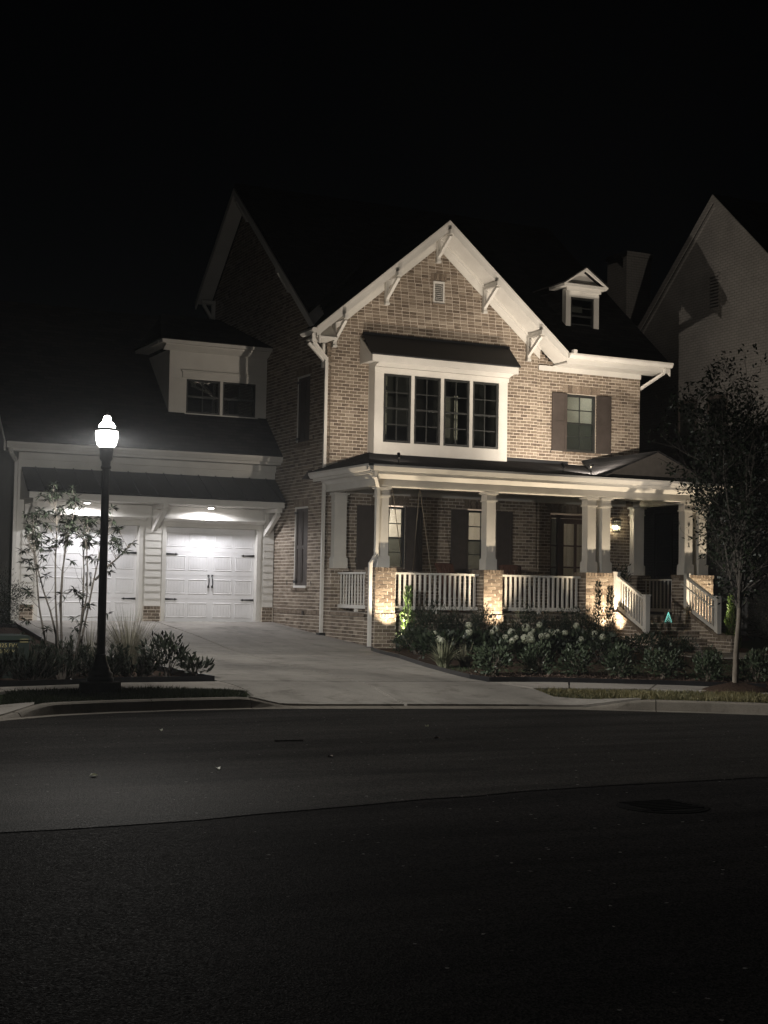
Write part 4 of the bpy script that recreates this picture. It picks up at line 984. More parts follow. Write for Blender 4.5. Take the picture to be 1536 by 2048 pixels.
# on the porch roof, washing the upper facade
UC = (1, .875, .73)
uplight(14.46, 28.82, 4.47, 15.4, 31.9, 8.2, 430, 145, 'small black spotlight on the left end of the porch roof', 'porch roof spotlights', colr=UC, blend=.9)
uplight(18.73, 28.82, 4.47, 18.4, 31.9, 8.2, 225, 145, 'small black spotlight on the porch roof right of the bay window', 'porch roof spotlights', colr=UC, blend=.9)
uplight(19.50, 28.82, 4.50, 21.9, 31.9, 6.3, 950, 150, 'small black spotlight on the porch roof beside the portico gable', 'porch roof spotlights', colr=UC, blend=.9)
# at the front of the bed, flooding the facade from below
uplight(16.6, 20.9, .42, 16.9, 31.9, 9.7, 3000, 30, 'garden floodlight behind the front row of shrubs aimed at the gable', 'facade floodlights', colr=UC, blend=.8)
uplight(18.6, 20.9, .42, 21.5, 31.9, 9.9, 3000, 42, 'garden floodlight at the right of the bed aimed at the upper right window', 'facade floodlights', colr=UC, blend=.8)
# in the bed, washing the piers
uplight(14.36, 28.55, .34, 14.29, 28.95, 2.6, 660, 82, 'garden uplight at the foot of the corner pier', 'pier uplights')
uplight(17.02, 28.55, .34, 17.0, 28.95, 2.6, 720, 82, 'garden uplight before the middle pier hidden in the hedge', 'pier uplights')
uplight(20.0, 28.55, .34, 19.98, 28.95, 2.7, 800, 84, 'garden uplight before the pier left of the steps', 'pier uplights')
uplight(22.9, 28.55, .34, 22.85, 28.95, 2.7, 760, 84, 'garden uplight before the pier right of the steps', 'pier uplights')
# wall lantern
t = thing('wall_lantern', 'lit wall lantern on the brick right of the front door', 'lantern', (22.3, YF2, 3.4))
b = MB(); lx, ly = 22.32, YF2-.17
for sx in (-1, 1):
    for sy in (-1, 1): b.beam((lx+sx*.06, ly+sy*.06, 3.27), (lx+sx*.085, ly+sy*.085, 3.55), .012, .012)
b.box(lx-.07, lx+.07, ly-.07, ly+.07, 3.255, 3.27); b.box(lx-.10, lx+.10, ly-.10, ly+.10, 3.55, 3.57); b.prism([(lx-.08, ly-.08, 3.571), (lx+.08, ly-.08, 3.571), (lx+.08, ly+.08, 3.571), (lx-.08, ly+.08, 3.571)], (0, 0, .05)); b.box(lx-.03, lx+.03, ly+.08, YF2-.008, 3.45, 3.5)
b.build('frame', M['black'], t)
for sx in (-1, 1):
    MB().prism([(lx+sx*.06, ly-.058, 3.272), (lx+sx*.06, ly+.058, 3.272), (lx+sx*.084, ly+.08, 3.548), (lx+sx*.084, ly-.08, 3.548)], (.003, 0, 0)).build('pane', M['glass'], t)
    MB().prism([(lx-.058, ly+sx*.06, 3.272), (lx+.058, ly+sx*.06, 3.272), (lx+.08, ly+sx*.084, 3.548), (lx-.08, ly+sx*.084, 3.548)], (0, .003, 0)).build('pane', M['glass'], t)
for dx in (-.03, 0, .03): MB().lathe((lx+dx, ly, 3.33), [(.010, 0), (.013, .03), (.009, .08), (.002, .1)], 8).build('bulb', emis('lantern_bulb', (1, .82, .58), 45), t)
light('lantern_glow', 'POINT', (lx, ly, 3.42), 17, (1, .80, .56), t, size=.03)

# ------------------------------------------------------------------ street lamp
LX, LY, LZ = 5.53, 20.12, .17
LAMP_W = 5200
t = thing('street_lamp', 'lit black street lamp with acorn globe in the verge left of the driveway', 'street lamp', (LX, LY, LZ))
def P0(prof, name, mat, smooth=True, seg=24): return MB().lathe((LX, LY, LZ), prof, seg).build(name, mat, t, smooth=smooth)
P0([(.285, -.1), (.285, .14), (.27, .155)], 'concrete_footing', M['footing'], False, 28)
P0([(.185, .15), (.185, .20), (.168, .215), (.172, .24), (.172, .265), (.145, .29), (.13, .315), (.132, .34), (.112, .365), (.090, .43), (.076, .49), (.078, .52), (.066, .53)], 'base', M['lampblack'])
P0([(.060, .50), (.058, 1.2), (.055, 2.4), (.052, 3.10)], 'pole', M['lampblack'])
P0([(.056, 3.09), (.072, 3.11), (.072, 3.13), (.062, 3.15), (.064, 3.20), (.090, 3.24), (.092, 3.31), (.096, 3.345), (.10, 3.375), (.102, 3.40)], 'neck', M['lampblack'])
def glow_glass(name, c, s_, tr):
    m, n, l, b = newmat(name); n.remove(b)
    e = n.new('ShaderNodeEmission'); e.inputs[0].default_value = (*c, 1); e.inputs[1].default_value = s_
    q = n.new('ShaderNodeBsdfTransparent'); mx = n.new('ShaderNodeMixShader'); mx.inputs[0].default_value = tr
    l.new(e.outputs[0], mx.inputs[1]); l.new(q.outputs[0], mx.inputs[2]); l.new(mx.outputs[0], n['Material Output'].inputs[0])
    return m
P0([(.100, 3.402), (.132, 3.44), (.152, 3.52), (.158, 3.60), (.152, 3.628)], 'globe', glow_glass('lamp_globe', (1, .97, .92), 25, .8))
# the refractor throws most light sideways, little straight down or up
lo = light('lamp_light', 'POINT', (LX, LY, LZ+3.57), LAMP_W, (1, .965, .90), t, size=.09)
lo.data.use_nodes = True; ln_ = lo.data.node_tree.nodes; ll_ = lo.data.node_tree.links
tc = ln_.new('ShaderNodeTexCoord'); sx_ = ln_.new('ShaderNodeSeparateXYZ'); ll_.new(tc.outputs['Normal'], sx_.inputs[0])
mr = ln_.new('ShaderNodeMapRange'); mr.inputs[1].default_value = -1; mr.inputs[2].default_value = 1; ll_.new(sx_.outputs[2], mr.inputs[0])
cr = ln_.new('ShaderNodeValToRGB'); ll_.new(mr.outputs[0], cr.inputs[0]); e_ = cr.color_ramp.elements
STOPS = [(0, .10), (.12, .17), (.25, .33), (.31, .95), (.42, 1.0), (.46, .66), (.51, .36), (.58, .13), (1, .04)]
while len(e_) < len(STOPS): e_.new(.5)
for k_, (p_, v_) in enumerate(STOPS): e_[k_].position = p_; e_[k_].color = (v_, v_, v_, 1)
ll_.new(cr.outputs[0], ln_['Emission'].inputs['Strength'])
P0([(.153, 3.629), (.16, 3.635), (.155, 3.66), (.12, 3.675)], 'globe_band', M['lampblack'])
P0([(.118, 3.676), (.11, 3.71), (.085, 3.74), (.055, 3.765), (.052, 3.80)], 'crown_glass', emis('lamp_crown', (1, .97, .90), 60))
P0([(.050, 3.801), (.05, 3.825), (.032, 3.845)], 'cap', emis('lamp_cap', (1, .95, .82), 14))
P0([(.018, 3.846), (.012, 3.87), (.022, 3.89), (.012, 3.91), (.002, 3.925)], 'finial', M['lampblack'])

# ------------------------------------------------------------------ neighbouring house
XN = 26.8
N = thing('neighbour_house', 'tall dim cream painted brick house beyond the porch at the right edge', 'house', (XN, 33.4, .6))
b = MB(); ya, yb2, za = 28.9, 37.9, 8.85
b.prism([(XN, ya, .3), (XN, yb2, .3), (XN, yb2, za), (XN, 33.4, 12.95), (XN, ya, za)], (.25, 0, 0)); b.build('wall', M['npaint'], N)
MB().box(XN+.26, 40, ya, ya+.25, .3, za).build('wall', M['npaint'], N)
rf = MB(); rf.slab([(XN-.10, ya-.4, za-.22), (42, ya-.4, za-.22), (42, 33.4, 13.15), (XN-.10, 33.4, 13.15)], .12); rf.slab([(XN-.10, 33.4, 13.15), (42, 33.4, 13.15), (42, yb2+.4, za-.22), (XN-.10, yb2+.4, za-.22)], .12); rf.build('roof', M['shingle'], N)
for y_e in (ya-.4, yb2+.4):
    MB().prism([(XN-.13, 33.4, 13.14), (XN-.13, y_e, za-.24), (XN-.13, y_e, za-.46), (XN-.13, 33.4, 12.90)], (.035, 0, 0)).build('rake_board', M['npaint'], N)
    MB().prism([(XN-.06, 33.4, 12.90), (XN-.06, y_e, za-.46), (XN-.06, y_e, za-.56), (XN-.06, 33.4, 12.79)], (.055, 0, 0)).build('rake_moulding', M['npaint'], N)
def side_window(y0, y1, z0, z1, x, parent):
    b = MB(); b.box(x-.03, x-.002, y0, y1, z0, z1); o = b.build('window', M['sash'], parent)
    f = MB(); f.box(x-.05, x-.031, y0-.09, y0, z0-.08, z1+.09); f.box(x-.05, x-.031, y1, y1+.09, z0-.08, z1+.09); f.box(x-.05, x-.031, y0+.001, y1-.001, z1, z1+.09); f.build('window_frame', M['shutter'], o)
    n = 2
    for i in range(2):
        for k in range(4):
            dy, dz = (y1-y0)/2, (z1-z0)/4
            MB().box(x-.04, x-.0305, y0+i*dy+.012, y0+(i+1)*dy-.012, z0+k*dz+.012, z0+(k+1)*dz-.012).build('pane', M['glass'], o)
    return o
side_window(34.25, 34.95, 5.35, 7.25, XN, N); side_window(35.35, 36.05, 2.2, 4.0, XN, N); side_window(32.9, 33.6, 5.35, 7.25, XN, N)
b = MB(); b.box(XN-.02, XN-.002, 33.20, 33.62, 9.8, 10.85); vo = b.build('gable_vent', M['npaint'], N)
for i in range(10):
    z = 9.86+i*.095; MB().prism([(XN-.06, 33.22, z), (XN-.021, 33.22, z+.05), (XN-.021, 33.22, z+.065), (XN-.06, 33.22, z+.012)], (0, .38, 0)).build('slat', M['npaint'], vo)
MB().box(26.98, 27.92, 38.0, 39.05, 6, 12.30).build('chimney', M['npaint'], N)
MB().box(26.93, 27.97, 37.95, 39.10, 12.301, 12.46).build('chimney_cap', M['npaint'], N)
# ------------------------------------------------------------------ vegetation helpers
class LB:
    """batch of pointed leaf quads"""
    def __init__(s): s.P = []; s.R = []
    def add(s, c, d, nrm, ln, w, r, bend=0.0):
        c, d, nrm = np.asarray(c, float), np.asarray(d, float), np.asarray(nrm, float)
        d = d/np.linalg.norm(d, axis=1, keepdims=True)
        sd = np.cross(d, nrm); sd /= np.linalg.norm(sd, axis=1, keepdims=True)+1e-9
        up_ = np.cross(sd, d)
        ln = np.broadcast_to(ln, (len(c),))[:, None]; w = np.broadcast_to(w, (len(c),))[:, None]
        a = c; tip = c+d*ln-up_*ln*bend; m = c+d*ln*.45+up_*ln*.05
        s.P.append(np.stack([a, m+sd*w/2, tip, m-sd*w/2], 1)); s.R.append(np.broadcast_to(r, (len(c),)))
    def build(s, name, mat, parent=None, kind=None):
        P = np.concatenate(s.P).reshape(-1, 3); r = np.concatenate(s.R).astype(np.float32); n = len(r)
        me = bpy.data.meshes.new(name); me.vertices.add(n*4); me.vertices.foreach_set('co', P.ravel().astype(np.float32))
        me.loops.add(n*4); me.loops.foreach_set('vertex_index', np.arange(n*4, dtype=np.int32))
        me.polygons.add(n); me.polygons.foreach_set('loop_start', np.arange(0, n*4, 4, dtype=np.int32)); me.polygons.foreach_set('loop_total', np.full(n, 4, dtype=np.int32))
        me.update(calc_edges=True)
        a = me.attributes.new('rnd', 'FLOAT', 'FACE'); a.data.foreach_set('value', r)
        me.materials.append(mat); return obj(name, me, parent, kind)
def rdir(n): v = nr.normal(size=(n, 3)); return v/np.linalg.norm(v, axis=1, keepdims=True)
def foliage(c, rad, n, ln, w, clumps=26, spread=.28, upb=.35, low=-.5, inner=.55):
    """leaf clumps spread through an ellipsoid, leaves pointing outward and up"""
    c = np.array(c); rad = np.array(rad); lb = LB()
    k = rdir(clumps*3); k = k[k[:, 2] > low][:clumps]
    k = k*(nr.uniform(inner, 1.0, (len(k), 1)))*nr.uniform(.85, 1.12, (len(k), 1))
    i = nr.integers(0, len(k), n)
    p = k[i]+nr.normal(size=(n, 3))*spread
    out = p.copy(); out[:, 2] += upb
    d = out+rdir(n)*.75
    pos = c+p*rad; pos[:, 2] = np.maximum(pos[:, 2], c[2]-rad[2]*.98)
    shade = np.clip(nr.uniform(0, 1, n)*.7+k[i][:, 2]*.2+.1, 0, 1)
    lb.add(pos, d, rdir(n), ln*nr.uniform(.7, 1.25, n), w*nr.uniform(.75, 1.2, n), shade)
    return lb
def shrub(name, label, cat, c, rad, n, ln, w, mat, group=None, stems=7, stemmat='stem', **kw):
    x, y = c; z = zgx(x, y)
    t = thing(name, label, cat, (x, y, z), group)
    foliage((x, y, z+rad[2]*.95), rad, n, ln, w, **kw).build('foliage', M[mat], t)
    b = MB()
    for i in range(stems):
        a = rng.uniform(0, 6.28); q = rng.uniform(.3, .75)
        b.tube([(x+rng.uniform(-.04, .04), y+rng.uniform(-.04, .04), z-.03), (x+math.cos(a)*rad[0]*q*.5, y+math.sin(a)*rad[1]*q*.5, z+rad[2]*.7), (x+math.cos(a)*rad[0]*q, y+math.sin(a)*rad[1]*q, z+rad[2]*1.35)], [.012, .008, .003], 5)
    b.build('stems', M[stemmat], t)
    return t
def clump(name, label, x, y, n, length, spread, mat, width=.012, droop=.6, group=None, cat='grass clump', base=.08):
    z = zgx(x, y); t = thing(name, label, cat, (x, y, z), group); b = MB()
    for i in range(n):
        a = rng.uniform(0, 6.283); r_ = rng.uniform(0, base); L = length*rng.uniform(.6, 1.15); o = spread*rng.uniform(.15, 1.0)
        p0 = Vector((x+math.cos(a)*r_, y+math.sin(a)*r_, z-.01)); dirv = Vector((math.cos(a), math.sin(a), 0)); sd = Vector((-math.sin(a+rng.uniform(-.8, .8)), math.cos(a), 0))*width/2
        pts = []
        for k in range(6):
            u = k/5; h = L*(u-droop*o*u*u*.75); pts.append(p0+dirv*(o*L*u**1.4)+Vector((0, 0, max(.01, h))))
        rr = rng.random()
        for k in range(5):
            wa, wb = (1-k/5)**.6, (1-(k+1)/5)**.6 if k < 4 else .05
            b.quad([pts[k]-sd*wa, pts[k]+sd*wa, pts[k+1]+sd*wb, pts[k+1]-sd*wb], rr)
    b.build('blades', M[mat], t, rnd=True)
    return t
def blades(name, label, poly, n, h, mat, cat='grass'):
    P = np.array(poly); lo, hi = P.min(0), P.max(0)
    pts = nr.uniform(lo, hi, (n*3, 2)); ins = np.zeros(len(pts), bool); j = len(P)-1
    for i in range(len(P)):
        cnd = ((P[i, 1] > pts[:, 1]) != (P[j, 1] > pts[:, 1])) & (pts[:, 0] < (P[j, 0]-P[i, 0])*(pts[:, 1]-P[i, 1])/(P[j, 1]-P[i, 1]+1e-12)+P[i, 0]); ins ^= cnd; j = i
    pts = pts[ins][:n]; m = len(pts)
    z = np.array([zgx(x, y) for x, y in pts])-.025
    c = np.column_stack([pts, z]); d = np.column_stack([nr.normal(0, .55, m), nr.normal(0, .55, m), np.ones(m)])
    patch = .5+.5*np.sin(pts[:, 0]*3.1+np.sin(pts[:, 1]*2.3)*2)
    lb = LB(); lb.add(c, d, rdir(m), h*nr.uniform(.6, 1.3, m)*(.75+.4*patch), .012, np.clip(nr.uniform(0, 1, m)*.7+patch*.3, 0, 1), .25)
    o = lb.build(name, M[mat]); tag(o, label, cat, kind='stuff'); return o
# verge grass and lawn
blades('verge_grass', 'dark short grass in the verge round the street lamp', [(4.42, 18.85), (5.3, 19.05), (6.25, 19.17), (7.15, 19.22), (7.6, 19.9), (7.74, 20.28), (6.0, 20.46), (5.4, 20.56), (4.3, 20.28), (4.02, 19.3)], 15000, .085, 'blade')
blades('verge_grass', 'dry yellowish verge grass between sidewalk and kerb on the right', [(12.2, 19.5), (12.1, 18.85), (12.4, 18.1), (12.86, 17.6), (13.5, 17.05), (14.2, 16.55), (15.5, 15.4), (17.4, 13.9), (18.4, 14.2), (15.45, 17.85), (14.77, 18.68), (14.1, 19.12), (12.83, 19.42)], 16000, .075, 'blade_dry')
blades('lawn', 'strip of green lawn behind the front row of shrubs', [(12.75, 22.9), (13.2, 24.6), (14.4, 25.0), (18, 25.2), (20.3, 25.6), (22, 24), (20, 20.8), (17, 20.7), (14.6, 22.5)], 26000, .05, 'lawn')
# mulch chips
lb = LB(); m = 5200
xx = nr.uniform(12.2, 18.5, m); yy = np.array([np.interp(x, [12.1, 12.8, 13.88, 15.02, 16.31, 18.2], [20.74, 20.66, 20.24, 19.75, 18.98, 16.9]) for x in xx])+nr.uniform(.05, 2.2, m)
keep = yy < 28.5; xx, yy = xx[keep], yy[keep]
c = np.column_stack([xx, yy, [zgx(a, b_)+.012 for a, b_ in zip(xx, yy)]])
dd = rdir(len(xx)); dd[:, 2] *= .25; nn = rdir(len(xx)); nn[:, 2] = np.abs(nn[:, 2])+1
lb.add(c, dd, nn, .06, .022, nr.uniform(0, 1, len(xx)))
M['chip'] = leafmat('mulch_chip', (.05, .03, .02), (.14, .095, .075), .8, 0.02)
tag(lb.build('mulch_chips', M['chip']), 'loose brown mulch chips along the sidewalk edge of the bed', 'mulch', kind='stuff')

# front row of glossy shrubs
ords = ['nearest the driveway', 'second from the driveway', 'third from the driveway', 'fourth from the driveway', 'fifth from the driveway', 'sixth from the driveway, left of the tree trunk', 'seventh from the driveway, right of the tree trunk']
for i, (x, y, r_, h) in enumerate(((13.03, 22.13, .40, .66), (14.0, 22.22, .35, .64), (14.59, 21.92, .40, .60), (15.22, 21.5, .34, .62), (15.77, 21.04, .42, .64), (16.32, 20.5, .36, .58), (17.1, 20.15, .42, .60))):
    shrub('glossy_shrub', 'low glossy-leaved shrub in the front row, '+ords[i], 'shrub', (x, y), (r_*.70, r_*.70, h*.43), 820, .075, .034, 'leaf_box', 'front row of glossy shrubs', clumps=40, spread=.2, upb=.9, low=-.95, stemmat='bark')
# hedge under the railing
for i, (x, y, r_, h, lab) in enumerate(((15.05, 28.3, .42, .98, 'beside the lit corner pier'), (15.75, 28.35, .45, 1.0, 'under the middle of the left porch railing'), (16.4, 28.3, .42, .95, 'just left of the middle pier'), (17.55, 28.3, .45, 1.0, 'just right of the middle pier'), (18.25, 28.35, .45, .98, 'under the middle of the right porch railing'), (18.9, 28.3, .42, .96, 'just left of the pier by the steps'))):
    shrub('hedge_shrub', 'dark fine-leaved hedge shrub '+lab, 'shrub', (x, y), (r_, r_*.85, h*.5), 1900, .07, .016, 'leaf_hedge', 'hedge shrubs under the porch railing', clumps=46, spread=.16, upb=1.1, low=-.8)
# hydrangeas: each bush with its own blooms
BLOOM = [(15.31, 27.14, 0.85), (15.73, 26.73, 0.79), (15.4, 26.32, 0.73), (14.01, 26.21, 0.71), (14.19, 25.78, 0.65), (14.47, 25.78, 0.65), (13.72, 25.37, 0.59), (13.75, 25.57, 0.62), (14.86, 26.32, 0.73), (15.82, 26.25, 0.72), (16.54, 26.86, 0.81), (16.49, 26.5, 0.76), (16.17, 26.07, 0.69), (15.75, 25.6, 0.62), (15.86, 25.53, 0.61), (17.05, 27.14, 0.86), (16.31, 25.88, 0.66), (16.82, 26.39, 0.74), (16.82, 26.18, 0.71), (17.01, 26.35, 0.73), (17.12, 26.25, 0.72), (17.94, 27.05, 0.85), (15.39, 25.78, 0.65), (15.63, 25.75, 0.64), (15.33, 25.41, 0.59), (16.45, 25.91, 0.67), (17.9, 27.0, 0.84), (17.81, 26.16, 0.71), (17.77, 25.81, 0.65), (17.09, 25.59, 0.62)]
HYD = [(13.98, 25.75, .58, 'nearest the driveway'), (15.2, 26.7, .5, 'left of the middle pier'), (15.7, 26.1, .55, 'in front of the middle pier'), (16.7, 26.4, .6, 'carrying the thickest cluster of blooms'), (17.8, 26.4, .58, 'closest to the porch steps')]
def bloom_mesh(r_):
    lb = LB(); n = 150; d = rdir(n); tn = np.cross(d, rdir(n)); lb.add(d*r_*nr.uniform(.82, 1.0, (n, 1)), tn, d, r_*.42, r_*.34, np.clip(.55+.35*d[:, 2]+nr.uniform(-.15, .15, n), 0, 1)); return lb
hy = []
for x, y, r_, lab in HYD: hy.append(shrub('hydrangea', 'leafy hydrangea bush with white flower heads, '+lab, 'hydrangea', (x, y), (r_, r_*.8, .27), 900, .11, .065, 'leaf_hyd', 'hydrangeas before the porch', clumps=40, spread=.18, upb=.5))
for i, p in enumerate(BLOOM):
    t = hy[min(range(5), key=lambda k: (HYD[k][0]-p[0])**2+(HYD[k][1]-p[1])**2)]
    big = .095 if i in (9, 10, 13) else rng.uniform(.05, .075)
    o = bloom_mesh(big).build('bloom', M['petal'], t); o.location = (p[0]-.04, p[1]-.1, p[2]+.10)
# low filler shrubs between hydrangeas and the steps
for x, y, r_, h, lab in ((18.6, 26.9, .5, .5, 'between the hydrangeas and the steps'), (19.35, 26.5, .5, .46, 'at the left foot of the steps'), (20.1, 26.4, .45, .42, 'directly before the bottom step'), (17.1, 24.9, .45, .40, 'behind the front row near the lawn'), (14.55, 28.2, .32, .5, 'at the foot of the corner pier'), (14.2, 27.3, .45, .5, 'at the left end of the bed behind the striped grass')):
    shrub('low_shrub', 'low dark leafy shrub '+lab, 'shrub', (x, y), (r_, r_, h*.55), 700, .07, .035, 'leaf_hyd', 'low filler shrubs', clumps=26, spread=.2)
# upright conifers by the piers
def upright(label, x, y, r_, h, mat, group, n=900):
    z = zgx(x, y); t = thing('upright_conifer', label, 'conifer', (x, y, z), group); lb = LB()
    u = nr.uniform(.02, 1, n); a = nr.uniform(0, 6.283, n); rr = r_*(1-u*.75)*nr.uniform(.35, 1.1, n)*(1+.3*np.sin(u*17+a*2))
    c = np.column_stack([x+np.cos(a)*rr, y+np.sin(a)*rr, z+u*h]); d = np.column_stack([np.cos(a)*.5, np.sin(a)*.5, np.ones(n)])+rdir(n)*.35
    lb.add(c, d, rdir(n), .09, .018, nr.uniform(0, 1, n)); lb.build('foliage', M[mat], t)
    MB().tube([(x, y, z-.03), (x+.01, y, z+h*.5), (x, y, z+h*.95)], [.02, .012, .003], 6).build('trunk', M['stem'], t)
upright('narrow yellow-green conifer beside the lit corner pier', 14.66, 28.66, .17, 1.35, 'leaf_lime', 'upright conifers')
upright('narrow dark conifer before the lit pier left of the steps', 19.38, 28.3, .13, 1.55, 'leaf_hedge', 'upright conifers', 800)
upright('second narrow conifer, nearer the stair railing', 19.72, 28.32, .15, 1.45, 'leaf_jun', 'upright conifers', 800)
upright('yellow-green conifer lit beside the right stair railing', 23.25, 28.3, .2, 1.3, 'leaf_lime', 'upright conifers')
# grass-like clumps
clump('striped_grass', 'pale striped grass clump at the driveway corner of the bed', 12.98, 23.9, 170, .62, .95, 'variegated', .030, .9, 'bed grass clumps')
clump('striped_grass', 'duller grass clump just right of the pale striped one', 13.62, 24.25, 120, .52, .95, 'blade_pale', .026, .9, 'bed grass clumps')
clump('striped_grass', 'spiky grass clump before the porch steps', 20.9, 26.3, 80, .42, .9, 'blade_pale', .018, .8, 'bed grass clumps')
clump('striped_grass', 'spiky grass clump by the right edge beyond the tree', 19.4, 22.6, 70, .42, .9, 'blade_pale', .018, .8, 'bed grass clumps')
clump('ornamental_grass', 'tall wispy ornamental grass behind the street lamp shrubs', 6.98, 23.7, 430, 1.08, .68, 'blade_wisp', .010, .55, 'ornamental grasses', base=.14)
clump('ornamental_grass', 'smaller wispy grass clump close to the lamp post', 6.35, 23.75, 220, .85, .62, 'blade_wisp', .009, .55, 'ornamental grasses', base=.12)
# left bed shrubs
shrub('laurel_shrub', 'broad-leaved shrub at the tip of the bed by the driveway', 'shrub', (7.20, 22.3), (.36, .34, .34), 420, .11, .042, 'leaf_laurel', clumps=20, spread=.2, upb=.8)
shrub('laurel_shrub', 'small broad-leaved shrub at the very corner of the bed', 'shrub', (7.55, 22.05), (.22, .22, .19), 200, .10, .038, 'leaf_laurel', clumps=12, spread=.2, upb=.8)
def juniper(label, x, y, r_, h, n=46):
    z = zgx(x, y); t = thing('juniper', label, 'shrub', (x, y, z), 'junipers round the street lamp'); lb = LB(); b = MB()
    for i in range(n):
        a = rng.uniform(0, 6.283); q = rng.uniform(.2, 1); e = Vector((x+math.cos(a)*r_*q, y+math.sin(a)*r_*q, z+h*rng.uniform(.45, 1.05)*(1-.35*q))); s = Vector((x+math.cos(a)*r_*q*.35, y+math.sin(a)*r_*q*.35, z))
        mid = (s+e)/2+Vector((math.cos(a), math.sin(a), 0))*r_*.12
        b.tube([s, mid, e], [.008, .005, .002], 4)
        k = 34; u = nr.uniform(.15, 1.05, k); ss, ee, mm = np.array(s), np.array(e), np.array(mid)
        c = ss*((1-u)**2)[:, None]+mm*(2*u*(1-u))[:, None]+ee*(u**2)[:, None]; d = np.tile((ee-ss)/np.linalg.norm(ee-ss), (k, 1))+rdir(k)*.55
        lb.add(c, d, rdir(k), .085, .02, np.clip(nr.uniform(0, .6, k)+u*.4, 0, 1))
    lb.build('foliage', M['leaf_jun'], t); b.build('stems', M['stem'], t)
for x, y, r_, h, lab in ((4.35, 22.0, .5, .62, 'dark feathery juniper at the lower left edge before the utility box'), (5.0, 22.0, .5, .58, 'dark feathery juniper left of the street lamp base'), (5.55, 22.35, .52, .66, 'dark feathery juniper behind the lamp post under the slender tree'), (6.15, 22.3, .5, .62, 'dark feathery juniper just right of the lamp post'), (6.7, 22.35, .48, .55, 'dark feathery juniper below the wispy grass'), (5.2, 23.2, .5, .66, 'dark feathery juniper between the utility box and the slender tree')):
    juniper(lab, x, y, r_, h)
shrub('evergreen_shrub', 'dense dark evergreen at the left edge beside the garage', 'shrub', (6.55, 33.0), (.75, .7, .66), 4200, .07, .014, 'leaf_jun', clumps=60, spread=.16, upb=.7, low=-.9)
shrub('evergreen_shrub', 'dark evergreen shrub beyond the right stair railing', 'shrub', (25.0, 28.4), (.9, .7, .85), 2600, .08, .02, 'leaf_hedge', clumps=50, spread=.18)
shrub('evergreen_shrub', 'dark evergreen shrub by the neighbouring wall at the right edge', 'shrub', (24.2, 25.6), (.8, .8, .7), 2400, .08, .02, 'leaf_hedge', clumps=50, spread=.18)
# slender multi-stemmed tree by the lamp (coordinates: along the bed, height; depth varies)
TB = (5.75, 23.1); tz = zgx(*TB); rtv = Vector((math.cos(R(26.1)), -math.sin(R(26.1)), 0)); fwv = Vector((math.sin(R(26.1)), math.cos(R(26.1)), 0))
T = thing('slender_tree', 'slender many-stemmed tree with whorls of narrow leaves before the left garage door', 'tree', (TB[0], TB[1], tz))
WH = [(-0.24, 3.16), (-0.42, 3.05), (-0.14, 3.06), (-0.22, 3.03), (-0.05, 3.12), (0.08, 2.97), (0.15, 2.89), (0.01, 2.89), (-0.62, 2.74), (-0.42, 2.75), (-0.25, 2.79), (-0.16, 2.75), (-0.09, 2.8), (-0.56, 2.76), (-0.7, 2.6), (-0.63, 2.54), (-0.53, 2.52), (-0.43, 2.56), (-0.34, 2.61), (-0.04, 2.65), (0.05, 2.6), (0.11, 2.5), (0.02, 2.44), (-0.06, 2.47), (0.14, 2.43), (0.19, 2.56), (0.25, 2.66), (0.3, 2.73), (0.33, 2.62), (0.39, 2.55), (0.31, 2.44), (0.4, 2.39), (0.45, 2.5), (-0.65, 2.4), (-0.56, 2.36), (-0.47, 2.4), (-0.36, 2.42), (-0.32, 2.32), (-0.28, 2.36), (-0.13, 2.31), (0.06, 2.3), (0.26, 2.33), (0.36, 2.3), (0.44, 2.32), (0.67, 2.88), (0.68, 2.68), (0.73, 2.55), (0.71, 2.42), (0.76, 2.35), (0.8, 2.31), (0.96, 2.33), (0.89, 2.21), (-0.76, 2.18), (-0.65, 2.23), (-0.74, 2.02), (-0.67, 2.01), (-0.64, 1.91), (-0.6, 1.77), (-0.31, 2.07), (-0.35, 1.91), (-0.33, 1.79), (0.31, 2.11), (0.42, 2.07), (0.11, 2.02), (0.65, 2.0), (0.64, 1.86), (0.15, 1.59), (0.16, 1.51), (0.28, 1.48), (0.37, 1.34), (0.28, 1.31), (-0.55, 1.54), (-0.58, 1.49), (-0.52, 1.28), (-0.56, 1.09), (-0.22, 0.96), (0.18, 1.14), (0.31, 1.05), (0.18, 0.96), (0.65, 1.2), (-0.33, 2.22), (0.08, 2.38), (-0.04, 1.5), (-0.1, 2.55), (-0.17, 3.11)]
ST = [[(-0.29, 0.86), (-0.37, 1.28), (-0.42, 1.86), (-0.46, 2.14), (-0.56, 2.36)], [(-0.15, 0.86), (-0.26, 1.23), (-0.37, 1.5), (-0.51, 1.93), (-0.58, 2.28), (-0.62, 2.72)], [(-0.1, 0.83), (-0.15, 1.43), (-0.17, 2.0), (-0.16, 2.44), (-0.17, 2.72), (-0.23, 3.13)], [(-0.05, 0.83), (-0.1, 1.32), (-0.09, 1.86), (-0.04, 2.29), (0.02, 2.58), (0.08, 2.93)], [(-0.02, 0.86), (-0.02, 1.43), (0.02, 2.08), (0.05, 2.44)], [(0.23, 0.75), (0.27, 1.29), (0.27, 1.87), (0.24, 2.23), (0.25, 2.62)], [(0.24, 0.75), (0.37, 1.51), (0.37, 2.01), (0.33, 2.42)], [(0.26, 0.79), (0.39, 1.65), (0.45, 2.01), (0.49, 2.3), (0.65, 2.67)], [(0.42, 1.73), (0.63, 1.97), (0.77, 2.09), (0.95, 2.31)]]
OFF = [-.25, .3, 0, .2, -.3, .1, -.2, .3, .3]
def tpos(a, z, dp): return Vector((TB[0], TB[1], 0))+rtv*a+fwv*dp+Vector((0, 0, z))
sp = []
